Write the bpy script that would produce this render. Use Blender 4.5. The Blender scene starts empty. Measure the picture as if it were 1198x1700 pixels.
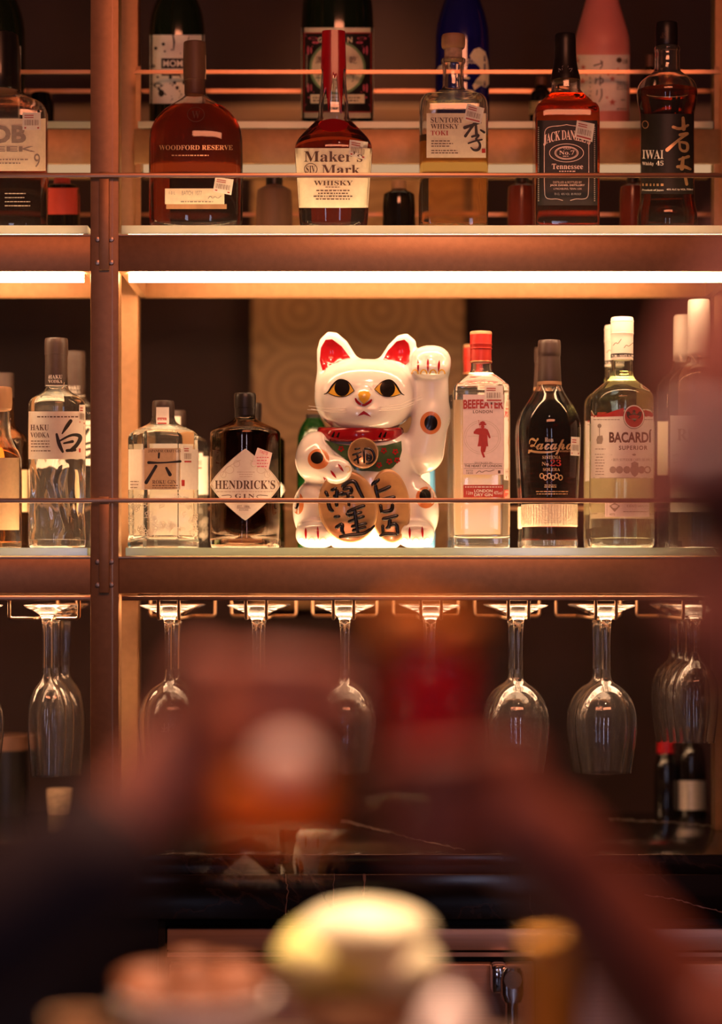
import bpy, bmesh, math, random
import numpy as np
from mathutils import Vector, Matrix
from mathutils.bvhtree import BVHTree
from mathutils.geometry import tessellate_polygon

random.seed(7); np.random.seed(7)
SC = bpy.context.scene
COL = SC.collection
PI = math.pi

# ------------------------------------------------------------------ camera, world, lights, exposure
F = 85.0 / 36.0 * 1700.0          # focal length in photo pixels (85 mm lens, 36 mm tall frame)
CX, HY, CZ = 599.0, 970.0, 1.30   # vanishing point of the photo, camera height
cam_data = bpy.data.cameras.new('camera')
cam = bpy.data.objects.new('camera', cam_data); COL.objects.link(cam)
cam.location = (0, 0, CZ); cam.rotation_euler = (PI / 2, 0, 0)
cam_data.sensor_fit = 'VERTICAL'; cam_data.sensor_height = 36.0; cam_data.sensor_width = 36.0
cam_data.lens = 85.0
cam_data.shift_y = (HY - 850.0) / 1700.0
cam_data.clip_start = 0.05; cam_data.clip_end = 50
cam_data.dof.use_dof = True
cam_data.dof.focus_distance = 3.69
cam_data.dof.aperture_fstop = 1.4
SC.camera = cam

SC.view_settings.view_transform = 'Standard'
SC.view_settings.look = 'None'
SC.view_settings.gamma = 1.0
SC.view_settings.use_curve_mapping = False
SC.view_settings.exposure = 0.15
SC.cycles.use_denoising = True
SC.cycles.max_bounces = 18
SC.cycles.transmission_bounces = 16
SC.cycles.glossy_bounces = 6
SC.cycles.diffuse_bounces = 4
SC.cycles.transparent_max_bounces = 16
SC.cycles.sample_clamp_indirect = 6.0
SC.cycles.blur_glossy = 1.0

world = bpy.data.worlds.new('dim_room'); SC.world = world; world.use_nodes = True
bgn = world.node_tree.nodes['Background']
bgn.inputs[0].default_value = (1.0, 0.27, 0.18, 1); bgn.inputs[1].default_value = 0.055

LED_COL = (1.0, 0.57, 0.30)
LED_UP, LED_LOW, LED_TIER, EDGE_FILL = 36.0, 28.0, 0.5, 40.0

def area_light(name, loc, target, sx, sy, power, col):
    l = bpy.data.lights.new(name, 'AREA'); l.shape = 'RECTANGLE'; l.size = sx; l.size_y = sy
    l.energy = power; l.color = col
    o = bpy.data.objects.new(name, l); COL.objects.link(o); o.location = loc
    d = Vector(target) - Vector(loc)
    o.rotation_euler = d.to_track_quat('-Z', 'Y').to_euler()
    return o

def spot_light(name, loc, target, power, col, angle, blend=0.6, radius=0.06):
    l = bpy.data.lights.new(name, 'SPOT'); l.energy = power; l.color = col
    l.spot_size = math.radians(angle); l.spot_blend = blend; l.shadow_soft_size = radius
    o = bpy.data.objects.new(name, l); COL.objects.link(o); o.location = loc
    d = Vector(target) - Vector(loc)
    o.rotation_euler = d.to_track_quat('-Z', 'Y').to_euler()
    return o

# warm ceiling lamps of the dining room behind the guests, and the tall cool windows at its far end
area_light('ceiling_lamp', (0.3, 0.9, 2.95), (0.1, 3.7, 1.4), 1.6, 0.5, 38, (1.0, 0.30, 0.14))
spot_light('accent_spot', (0.15, 1.75, 2.92), (0.06, 3.72, 1.42), 50, (1.0, 0.55, 0.36), 24, 0.75, 0.05)
for wx in (-1.25, 0.75):
    area_light('window_daylight', (wx, -3.4, 1.55), (wx * 0.4, 3.6, 1.2), 0.24, 1.8, 10, (0.66, 0.68, 1.0))
spot_light('foreground_spot', (-0.03, 1.95, 2.80), (-0.03, 1.86, 1.0), 480, (1.0, 0.62, 0.40), 30, 0.9)
spot_light('foreground_spot', (-0.15, 0.95, 2.70), (0.17, 1.08, 1.44), 230, (1.0, 0.50, 0.40), 22, 0.8)  # added to lift the highlight on the right guest's head
spot_light('foreground_spot', (-0.06, 1.40, 2.80), (-0.02, 1.42, 1.2), 130, (1.0, 0.46, 0.30), 20, 0.9)  # added above the raised hands to brighten them
spot_light('wall_downlight', (0.02, 4.62, 2.95), (0.0, 4.88, 1.7), 30, (1.0, 0.50, 0.22), 50)

# ------------------------------------------------------------------ mapping photo pixels to the room
def W(px, py, D):
    return Vector(((px - CX) / F * D, D, CZ + (HY - py) / F * D))
def WX(px, D): return (px - CX) / F * D
def WZ(py, D): return CZ + (HY - py) / F * D

# ------------------------------------------------------------------ materials
MATS = {}
def new_mat(name):
    m = bpy.data.materials.new(name); m.use_nodes = True
    m.node_tree.nodes.clear(); MATS[name] = m
    out = m.node_tree.nodes.new('ShaderNodeOutputMaterial')
    return m, m.node_tree.nodes, m.node_tree.links, out

def pmat(name, col, rough=0.5, metal=0.0, spec=0.5, coat=0.0, trans=0.0, ior=1.45, noise=0.0, nscale=60.0,
         bump=0.0, bscale=200.0, emit=None, estr=0.0, sss=0.0, col2=None, stretch=None, alpha=1.0):
    m, N, L, out = new_mat(name)
    p = N.new('ShaderNodeBsdfPrincipled'); L.new(p.outputs[0], out.inputs[0])
    p.inputs['Base Color'].default_value = (*col, 1)
    p.inputs['Roughness'].default_value = rough; p.inputs['Metallic'].default_value = metal
    p.inputs['Specular IOR Level'].default_value = spec; p.inputs['Coat Weight'].default_value = coat
    p.inputs['Coat Roughness'].default_value = 0.06
    p.inputs['Transmission Weight'].default_value = trans; p.inputs['IOR'].default_value = ior
    p.inputs['Alpha'].default_value = alpha
    if sss:
        p.inputs['Subsurface Weight'].default_value = sss
        p.inputs['Subsurface Radius'].default_value = (0.02, 0.012, 0.008)
        p.inputs['Subsurface Scale'].default_value = 0.5
    if emit:
        p.inputs['Emission Color'].default_value = (*emit, 1); p.inputs['Emission Strength'].default_value = estr
    if noise or bump:
        tc = N.new('ShaderNodeTexCoord'); mp = N.new('ShaderNodeMapping'); L.new(tc.outputs['Object'], mp.inputs[0])
        if stretch: mp.inputs['Scale'].default_value = stretch
        nz = N.new('ShaderNodeTexNoise'); nz.inputs['Scale'].default_value = nscale; nz.inputs['Detail'].default_value = 4
        L.new(mp.outputs[0], nz.inputs[0])
        if noise:
            mx = N.new('ShaderNodeMix'); mx.data_type = 'RGBA'
            c2 = col2 if col2 else tuple(c * (1 - noise) for c in col)
            mx.inputs['A'].default_value = (*col, 1); mx.inputs['B'].default_value = (*c2, 1)
            rp = N.new('ShaderNodeMapRange'); rp.inputs[1].default_value = 0.35; rp.inputs[2].default_value = 0.65
            L.new(nz.outputs[0], rp.inputs[0]); L.new(rp.outputs[0], mx.inputs[0])
            L.new(mx.outputs['Result'], p.inputs['Base Color'])
        if bump:
            nb = N.new('ShaderNodeTexNoise'); nb.inputs['Scale'].default_value = bscale; L.new(mp.outputs[0], nb.inputs[0])
            b = N.new('ShaderNodeBump'); b.inputs['Strength'].default_value = bump; b.inputs['Distance'].default_value = 0.002
            L.new(nb.outputs[0], b.inputs['Height']); L.new(b.outputs[0], p.inputs['Normal'])
    return m

def glassmat(name, col=(1, 1, 1), ior=1.45, rough=0.0, bump=0.0, bscale=150.0, film=0.0):
    m, N, L, out = new_mat(name)
    g = N.new('ShaderNodeBsdfGlass'); g.inputs['Color'].default_value = (*col, 1)
    g.inputs['IOR'].default_value = ior; g.inputs['Roughness'].default_value = rough
    L.new(g.outputs[0], out.inputs[0])
    if film:      # faint smudge haze, also a veil of light put into the glass colour
        d = N.new('ShaderNodeBsdfTranslucent'); d.inputs[0].default_value = (0.9, 0.86, 0.82, 1); d2 = N.new('ShaderNodeBsdfDiffuse'); d2.inputs[0].default_value = (0.9, 0.86, 0.82, 1)
        m1 = N.new('ShaderNodeMixShader'); m1.inputs[0].default_value = 0.5; L.new(d.outputs[0], m1.inputs[1]); L.new(d2.outputs[0], m1.inputs[2])
        m0 = N.new('ShaderNodeMixShader'); m0.inputs[0].default_value = film; L.new(g.outputs[0], m0.inputs[1]); L.new(m1.outputs[0], m0.inputs[2]); L.new(m0.outputs[0], out.inputs[0])
    if bump:
        tc = N.new('ShaderNodeTexCoord'); v = N.new('ShaderNodeTexVoronoi'); v.feature = 'SMOOTH_F1'
        v.inputs['Scale'].default_value = bscale; L.new(tc.outputs['Object'], v.inputs[0])
        b = N.new('ShaderNodeBump'); b.inputs['Strength'].default_value = bump; b.inputs['Distance'].default_value = 0.003
        L.new(v.outputs[0], b.inputs['Height']); L.new(b.outputs[0], g.inputs['Normal'])
    return m

def panemat(name, tint, ior=1.45):
    m, N, L, out = new_mat(name)
    t = N.new('ShaderNodeBsdfTransparent'); t.inputs[0].default_value = (*tint, 1)
    g = N.new('ShaderNodeBsdfGlossy'); g.inputs['Roughness'].default_value = 0.02
    fr = N.new('ShaderNodeFresnel'); fr.inputs[0].default_value = ior
    ml = N.new('ShaderNodeMath'); ml.operation = 'MULTIPLY'; ml.inputs[1].default_value = 0.7; L.new(fr.outputs[0], ml.inputs[0])
    mx = N.new('ShaderNodeMixShader'); L.new(ml.outputs[0], mx.inputs[0]); L.new(t.outputs[0], mx.inputs[1]); L.new(g.outputs[0], mx.inputs[2])
    L.new(mx.outputs[0], out.inputs[0]); return m

def edgemat(name, col, gloss=0.12):
    m, N, L, out = new_mat(name)
    d = N.new('ShaderNodeBsdfDiffuse'); d.inputs[0].default_value = (*col, 1)
    t = N.new('ShaderNodeBsdfTranslucent'); t.inputs[0].default_value = (*col, 1)
    mx = N.new('ShaderNodeMixShader'); mx.inputs[0].default_value = 0.6
    L.new(d.outputs[0], mx.inputs[1]); L.new(t.outputs[0], mx.inputs[2])
    g = N.new('ShaderNodeBsdfGlossy'); g.inputs['Roughness'].default_value = 0.15
    m2 = N.new('ShaderNodeMixShader'); m2.inputs[0].default_value = gloss
    L.new(mx.outputs[0], m2.inputs[1]); L.new(g.outputs[0], m2.inputs[2]); L.new(m2.outputs[0], out.inputs[0]); return m

def emat(name, col, s):
    m, N, L, out = new_mat(name)
    e = N.new('ShaderNodeEmission'); e.inputs[0].default_value = (*col, 1); e.inputs[1].default_value = s
    L.new(e.outputs[0], out.inputs[0]); return m

def marblemat(name):
    m, N, L, out = new_mat(name)
    p = N.new('ShaderNodeBsdfPrincipled'); L.new(p.outputs[0], out.inputs[0])
    tc = N.new('ShaderNodeTexCoord')
    n1 = N.new('ShaderNodeTexNoise'); n1.inputs['Scale'].default_value = 2.2; n1.inputs['Detail'].default_value = 8
    n1.inputs['Distortion'].default_value = 1.2; L.new(tc.outputs['Object'], n1.inputs[0])
    s = N.new('ShaderNodeMath'); s.operation = 'SUBTRACT'; s.inputs[1].default_value = 0.5; L.new(n1.outputs[0], s.inputs[0])
    a = N.new('ShaderNodeMath'); a.operation = 'ABSOLUTE'; L.new(s.outputs[0], a.inputs[0])
    r = N.new('ShaderNodeValToRGB'); L.new(a.outputs[0], r.inputs[0])
    r.color_ramp.elements[0].color = (0.03, 0.02, 0.018, 1); r.color_ramp.elements[1].color = (0.007, 0.005, 0.005, 1)
    r.color_ramp.elements[1].position = 0.006
    L.new(r.outputs[0], p.inputs['Base Color']); p.inputs['Roughness'].default_value = 0.16
    return m

def panelmat(name):
    # pale gold wallpaper of concentric ring medallions
    m, N, L, out = new_mat(name)
    p = N.new('ShaderNodeBsdfPrincipled'); L.new(p.outputs[0], out.inputs[0]); p.inputs['Roughness'].default_value = 0.45
    tc = N.new('ShaderNodeTexCoord'); mp = N.new('ShaderNodeMapping'); L.new(tc.outputs['Object'], mp.inputs[0])
    mp.inputs['Scale'].default_value = (1 / 0.165, 1, 1 / 0.165); mp.inputs['Location'].default_value = (0.24, 0, 0.25)
    sx = N.new('ShaderNodeSeparateXYZ'); L.new(mp.outputs[0], sx.inputs[0])
    def frac(sock):
        f = N.new('ShaderNodeMath'); f.operation = 'FRACT'; L.new(sock, f.inputs[0])
        d = N.new('ShaderNodeMath'); d.operation = 'SUBTRACT'; d.inputs[1].default_value = 0.5; L.new(f.outputs[0], d.inputs[0])
        q = N.new('ShaderNodeMath'); q.operation = 'MULTIPLY'; L.new(d.outputs[0], q.inputs[0]); L.new(d.outputs[0], q.inputs[1]); return q.outputs[0]
    ad = N.new('ShaderNodeMath'); L.new(frac(sx.outputs[0]), ad.inputs[0]); L.new(frac(sx.outputs[2]), ad.inputs[1])
    sq = N.new('ShaderNodeMath'); sq.operation = 'SQRT'; L.new(ad.outputs[0], sq.inputs[0])
    ml = N.new('ShaderNodeMath'); ml.operation = 'MULTIPLY'; ml.inputs[1].default_value = 40.0; L.new(sq.outputs[0], ml.inputs[0])
    sn = N.new('ShaderNodeMath'); sn.operation = 'SINE'; L.new(ml.outputs[0], sn.inputs[0])
    mr = N.new('ShaderNodeMapRange'); mr.inputs[1].default_value = -1; L.new(sn.outputs[0], mr.inputs[0])
    mx = N.new('ShaderNodeMix'); mx.data_type = 'RGBA'; L.new(mr.outputs[0], mx.inputs[0])
    mx.inputs['A'].default_value = (0.30, 0.15, 0.055, 1); mx.inputs['B'].default_value = (0.44, 0.24, 0.095, 1)
    L.new(mx.outputs['Result'], p.inputs['Base Color']); return m

pmat('bronze', (0.42, 0.22, 0.105), 0.42, 0.5, noise=0.12, nscale=90, bump=0.06, bscale=700)
pmat('bronze_rail', (0.44, 0.24, 0.14), 0.3, 0.8, noise=0.1, nscale=50)
pmat('brass_wire', (0.62, 0.40, 0.25), 0.28, 0.9, noise=0.08, nscale=60)
pmat('screw_steel', (0.5, 0.36, 0.28), 0.3, 0.9, noise=0.1, nscale=200)
panemat('shelf_glass', (0.95, 0.985, 0.955))
edgemat('shelf_glass_edge', (0.80, 0.80, 0.68)); edgemat('shelf_glass_edge_green', (0.20, 0.23, 0.17))
emat('led_up', LED_COL, LED_UP); emat('led_low', LED_COL, LED_LOW); emat('led_tier', LED_COL, LED_TIER); emat('edge_fill', LED_COL, EDGE_FILL)
marblemat('black_marble'); panelmat('ring_wallpaper')
pmat('dark_wall', (0.038, 0.010, 0.0075), 0.7, noise=0.25, nscale=6, bump=0.1, bscale=60)
pmat('wood_band', (0.26, 0.13, 0.07), 0.5, noise=0.4, nscale=14, stretch=(0.15, 1, 3))
pmat('floor_tile', (0.03, 0.02, 0.018), 0.35, noise=0.3, nscale=8)
pmat('ceiling_paint', (0.03, 0.02, 0.018), 0.8, noise=0.15, nscale=8)
pmat('black_panel', (0.012, 0.008, 0.008), 0.35, noise=0.3, nscale=12)
pmat('steel', (0.72, 0.52, 0.43), 0.38, 0.5, noise=0.12, nscale=40, stretch=(0.05, 1, 8))
pmat('rubber', (0.01, 0.008, 0.008), 0.6, noise=0.2, nscale=30)
pmat('chrome', (0.75, 0.72, 0.74), 0.1, 1.0, noise=0.04, nscale=30)

glassmat('clear_glass', (0.985, 0.99, 0.985), film=0.02); glassmat('wine_glass', (0.99, 0.99, 0.995), 1.46, film=0.012)
glassmat('pale_green_glass', (0.98, 0.99, 0.95), film=0.02); glassmat('warm_glass', (0.93, 0.80, 0.70))
glassmat('etched_glass', (0.985, 0.99, 0.985), bump=0.9, bscale=190)
REL = 1.34 / 1.45
def liquid(name, col):
    glassmat(name, col, REL); glassmat(name + '_top', tuple(min(1, c * 0.4 + 0.6) for c in col), 1.34)
liquid('liquid_clear', (0.985, 0.985, 0.98)); liquid('liquid_rum', (0.98, 0.985, 0.90))
liquid('liquid_woodford', (0.66, 0.25, 0.11)); liquid('liquid_maker', (0.62, 0.20, 0.09))
liquid('liquid_toki', (0.95, 0.76, 0.42)); liquid('liquid_tennessee', (0.80, 0.30, 0.12))
liquid('liquid_iwai', (0.62, 0.22, 0.08)); liquid('liquid_knob', (0.62, 0.22, 0.12))
liquid('liquid_zacapa', (0.30, 0.075, 0.03)); panemat('thin_glass', (0.97, 0.97, 0.96), 1.2); liquid('liquid_amber', (0.95, 0.62, 0.30))
pmat('black_liquid', (0.008, 0.004, 0.003), 0.04, spec=0.8, noise=0.2, nscale=20)
pmat('dark_green_glass', (0.010, 0.016, 0.007), 0.05, spec=0.7, coat=0.3, noise=0.2, nscale=12)
pmat('emerald_glass', (0.004, 0.035, 0.006), 0.05, spec=0.7, coat=0.3, noise=0.2, nscale=12)
pmat('cobalt_glass', (0.012, 0.010, 0.14), 0.05, spec=0.7, coat=0.3, noise=0.2, nscale=12)
pmat('black_glass', (0.010, 0.007, 0.006), 0.05, spec=0.7, coat=0.3, noise=0.2, nscale=12)
pmat('pink_frost', (0.78, 0.24, 0.20), 0.42, spec=0.4, sss=0.35, noise=0.08, nscale=20)
pmat('sky_blue_glass', (0.10, 0.30, 0.55), 0.05, spec=0.7, coat=0.3, noise=0.1, nscale=12)
pmat('paper', (0.86, 0.80, 0.73), 0.6, noise=0.05, nscale=150)
edgemat('back_paper', (0.86, 0.74, 0.60)); edgemat('back_paper_tan', (0.62, 0.42, 0.28))
pmat('paper_cream', (0.84, 0.72, 0.55), 0.65, noise=0.08, nscale=150)
pmat('paper_tan', (0.70, 0.50, 0.30), 0.65, noise=0.08, nscale=150)
pmat('paper_pink', (0.86, 0.68, 0.68), 0.6, noise=0.05, nscale=150)
pmat('paper_blush', (0.85, 0.66, 0.58), 0.6, noise=0.05, nscale=150)
pmat('paper_black', (0.018, 0.014, 0.013), 0.5, noise=0.2, nscale=150)
pmat('paper_red', (0.46, 0.045, 0.032), 0.5, noise=0.08, nscale=150)
pmat('ink_black', (0.022, 0.016, 0.014), 0.5, noise=0.2, nscale=150)
pmat('ink_brown', (0.12, 0.055, 0.035), 0.5, noise=0.2, nscale=150)
pmat('ink_grey', (0.36, 0.28, 0.24), 0.6, noise=0.2, nscale=150)
pmat('ink_faint', (0.60, 0.47, 0.40), 0.6, noise=0.1, nscale=150)
pmat('ink_red', (0.44, 0.03, 0.025), 0.5, noise=0.1, nscale=150)
pmat('ink_green', (0.20, 0.32, 0.16), 0.5, noise=0.1, nscale=150)
pmat('ink_white', (0.80, 0.74, 0.68), 0.5, noise=0.05, nscale=150)
pmat('ink_silver', (0.62, 0.52, 0.46), 0.35, 0.4, noise=0.1, nscale=150)
pmat('ink_gold', (0.78, 0.50, 0.26), 0.35, 0.6, noise=0.15, nscale=150)
pmat('ink_pink', (0.70, 0.12, 0.20), 0.5, noise=0.1, nscale=150)
pmat('ink_blossom', (0.62, 0.14, 0.10), 0.5, noise=0.1, nscale=150)
pmat('cap_black', (0.018, 0.012, 0.011), 0.35, noise=0.2, nscale=60)
pmat('cap_smoke', (0.06, 0.036, 0.03), 0.4, noise=0.15, nscale=60)
pmat('cap_red', (0.42, 0.03, 0.022), 0.35, noise=0.08, nscale=60)
pmat('cap_white', (0.82, 0.75, 0.68), 0.35, noise=0.04, nscale=60)
pmat('cap_wood', (0.50, 0.27, 0.14), 0.55, noise=0.35, nscale=40, stretch=(1, 1, 0.2))
pmat('cap_dark_wood', (0.17, 0.075, 0.045), 0.5, noise=0.35, nscale=40, stretch=(1, 1, 0.2))
pmat('cork', (0.62, 0.42, 0.27), 0.7, noise=0.3, nscale=120)
pmat('wax_red', (0.42, 0.008, 0.014), 0.28, coat=0.3, noise=0.1, nscale=40)
pmat('wax_black', (0.012, 0.009, 0.009), 0.3, coat=0.3, noise=0.1, nscale=40)
pmat('woven_palm', (0.95, 0.83, 0.66), 0.7, noise=0.15, nscale=160, bump=0.4, bscale=300)

# ------------------------------------------------------------------ objects
def mesh_obj(name, verts, faces, mat, parent=None, mids=None, smooth=True, sharp=40, loc=None):
    me = bpy.data.meshes.new(name)
    me.from_pydata([tuple(v) for v in verts], [], [tuple(f) for f in faces]); me.update()
    for m in (mat if isinstance(mat, (list, tuple)) else [mat]): me.materials.append(MATS[m])
    if mids is not None: me.polygons.foreach_set('material_index', np.array(mids, dtype=np.int32))
    if smooth:
        me.polygons.foreach_set('use_smooth', np.ones(len(me.polygons), dtype=bool))
        if sharp: me.set_sharp_from_angle(angle=math.radians(sharp))
    o = bpy.data.objects.new(name, me); COL.objects.link(o)
    if parent is not None: o.parent = parent
    if loc is not None: o.location = loc
    return o

def tag(o, label=None, cat=None, group=None, kind=None):
    if label: o['label'] = label
    if cat: o['category'] = cat
    if group: o['group'] = group
    if kind: o['kind'] = kind
    return o

def thing(name, label, cat, loc=(0, 0, 0), group=None):
    o = bpy.data.objects.new(name, None); COL.objects.link(o); o.location = loc
    o.empty_display_size = 0.05
    return tag(o, label, cat, group)

def copy_tree(o, parent=None):
    c = o.copy(); COL.objects.link(c)
    if parent is not None: c.parent = parent
    for ch in o.children: copy_tree(ch, c)
    return c

class MB:
    def __init__(s): s.v = []; s.f = []; s.m = []
    def add(s, v, f, mid=0):
        n = len(s.v); s.v += [tuple(p) for p in v]; s.f += [tuple(i + n for i in q) for q in f]; s.m += [mid] * len(f); return s
    def box(s, x0, x1, y0, y1, z0, z1, mid=0, bev=0.0):
        bm = bmesh.new()
        bmesh.ops.create_cube(bm, size=1)
        for v in bm.verts:
            v.co = ((x0 + x1) / 2 + v.co.x * (x1 - x0), (y0 + y1) / 2 + v.co.y * (y1 - y0), (z0 + z1) / 2 + v.co.z * (z1 - z0))
        if bev: bmesh.ops.bevel(bm, geom=bm.edges[:], offset=bev, segments=2, affect='EDGES', profile=0.5)
        bm.verts.ensure_lookup_table(); bm.verts.index_update()
        s.add([v.co[:] for v in bm.verts], [[v.index for v in f.verts] for f in bm.faces], mid); bm.free(); return s
    def tube(s, pts, r, n=8, mid=0, closed=False):
        pts = [Vector(p) for p in pts]; rs = r if isinstance(r, (list, tuple)) else [r] * len(pts)
        rings = []; prev = None
        for i, p in enumerate(pts):
            a = pts[max(0, i - 1)]; b = pts[min(len(pts) - 1, i + 1)]
            t = (b - a).normalized()
            if prev is None:
                u = t.orthogonal().normalized()
            else:
                u = (prev - t * prev.dot(t)).normalized()
            prev = u; w = t.cross(u)
            rings.append([p + (u * math.cos(2 * PI * k / n) + w * math.sin(2 * PI * k / n)) * rs[i] for k in range(n)])
        V = [v for ring in rings for v in ring]; Fs = []
        for i in range(len(rings) - 1):
            for k in range(n):
                Fs.append((i * n + k, i * n + (k + 1) % n, (i + 1) * n + (k + 1) % n, (i + 1) * n + k))
        Fs.append(tuple(range(n - 1, -1, -1))); Fs.append(tuple((len(rings) - 1) * n + k for k in range(n)))
        return s.add(V, Fs, mid)
    def obj(s, name, mat, parent=None, **kw):
        return mesh_obj(name, s.v, s.f, mat, parent, mids=s.m, **kw)

def round_path(pts, r, n=5):
    pts = [Vector(p) for p in pts]; out = [pts[0]]
    for i in range(1, len(pts) - 1):
        a = (pts[i - 1] - pts[i]); b = (pts[i + 1] - pts[i])
        ra = min(r, a.length * 0.49); rb = min(r, b.length * 0.49)
        p0 = pts[i] + a.normalized() * ra; p1 = pts[i] + b.normalized() * rb
        for k in range(n + 1):
            t = k / n; out.append(p0 * (1 - t) ** 2 + pts[i] * 2 * t * (1 - t) + p1 * t * t)
    out.append(pts[-1]); return out

# ------------------------------------------------------------------ lofted bodies (bottles, glasses, cups)
def chaikin(rows, it=2):
    rows = [np.array(r, float) for r in rows]
    for _ in range(it):
        o = [rows[0]]
        for a, b in zip(rows[:-1], rows[1:]):
            o += [a * 0.75 + b * 0.25, a * 0.25 + b * 0.75]
        o.append(rows[-1]); rows = o
    return rows

def shape_r(th, a, b, e):
    if e < 0:
        k = min(1.0, -e); ph = (th + PI / 2 + PI / 6) % (PI / 3) - PI / 6
        return a * (k * math.cos(PI / 6) / math.cos(ph) + (1 - k))
    c, s = abs(math.cos(th)), abs(math.sin(th))
    return (((c / a) ** e) + ((s / b) ** e)) ** (-1.0 / e)

def thetas(n, e):
    if e >= 4:      # denser near the corners
        t = [2 * PI * i / n for i in range(n)]
        return [x - 0.16 * math.sin(4 * (x)) * -1 * 1.0 if False else x + 0.17 * math.sin(4 * x) for x in t]
    return [2 * PI * i / n for i in range(n)]

def loft(rows, n=48, bottom=True, top=True, flip=False, ripple=None, concave=0.0):
    """rows of (z, a, b, e), bottom to top"""
    emax = max(r[3] for r in rows); T = thetas(n, emax)
    V, Fs = [], []
    for z, a, b, e in rows:
        for t in T:
            r = shape_r(t, max(a, 1e-5), max(b, 1e-5), e)
            if ripple: r *= ripple(t, z)
            V.append((r * math.cos(t), r * math.sin(t), z))
    m = len(rows)
    for i in range(m - 1):
        for k in range(n):
            k2 = (k + 1) % n
            Fs.append((i * n + k, i * n + k2, (i + 1) * n + k2, (i + 1) * n + k))
    if bottom:
        c = len(V); V.append((0, 0, rows[0][0] + concave))
        for k in range(n): Fs.append((c, (k + 1) % n, k))
    if top:
        c = len(V); V.append((0, 0, rows[-1][0])); o = (m - 1) * n
        for k in range(n): Fs.append((c, o + k, o + (k + 1) % n))
    if flip: Fs = [tuple(reversed(f)) for f in Fs]
    return V, Fs

def interp_rows(rows, z):
    if z <= rows[0][0]: return rows[0]
    if z >= rows[-1][0]: return rows[-1]
    lo, hi = 0, len(rows) - 1
    while hi - lo > 1:
        m = (lo + hi) // 2
        if rows[m][0] <= z: lo = m
        else: hi = m
    r0, r1 = rows[lo], rows[hi]; d = r1[0] - r0[0]; t = 0.0 if d == 0 else (z - r0[0]) / d
    return (z, r0[1] + (r1[1] - r0[1]) * t, r0[2] + (r1[2] - r0[2]) * t, r0[3] + (r1[3] - r0[3]) * t)

# ------------------------------------------------------------------ flat print: text, strokes, patches mapped on to surfaces
STYLE = {'serif': (0x1D400, 0x1D41A, 0x1D7CE), 'ital': (0x1D468, 0x1D482, None), 'script': (0x1D4D0, 0x1D4EA, None)}
def styled(s, style):
    if style not in STYLE: return s
    U, Lc, Dg = STYLE[style]; o = ''
    for ch in s:
        if 'A' <= ch <= 'Z': o += chr(U + ord(ch) - 65)
        elif 'a' <= ch <= 'z': o += chr(Lc + ord(ch) - 97)
        elif '0' <= ch <= '9' and Dg: o += chr(Dg + ord(ch) - 48)
        else: o += ch
    return o
TXT = {}
def text_mesh(s, style='sans', bold=0.0, space=1.0):
    if style == 'sansb': bold += 0.022
    key = (s, style, bold, space)
    if key in TXT: return TXT[key]
    o = TXT.get('obj')
    if o is None:
        c = bpy.data.curves.new('text_source', 'FONT'); c.size = 1; c.resolution_u = 3
        o = TXT['obj'] = bpy.data.objects.new('text_source', c)
    c = o.data; c.body = styled(s, style); c.offset = bold; c.space_character = space
    me = o.to_mesh(); V = np.array([v.co[:2] for v in me.vertices]); Fs = [tuple(p.vertices) for p in me.polygons]; o.to_mesh_clear()
    lo = V.min(0); hi = V.max(0); V = (V - lo) / (hi - lo)
    TXT[key] = (V, Fs); return TXT[key]

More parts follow.
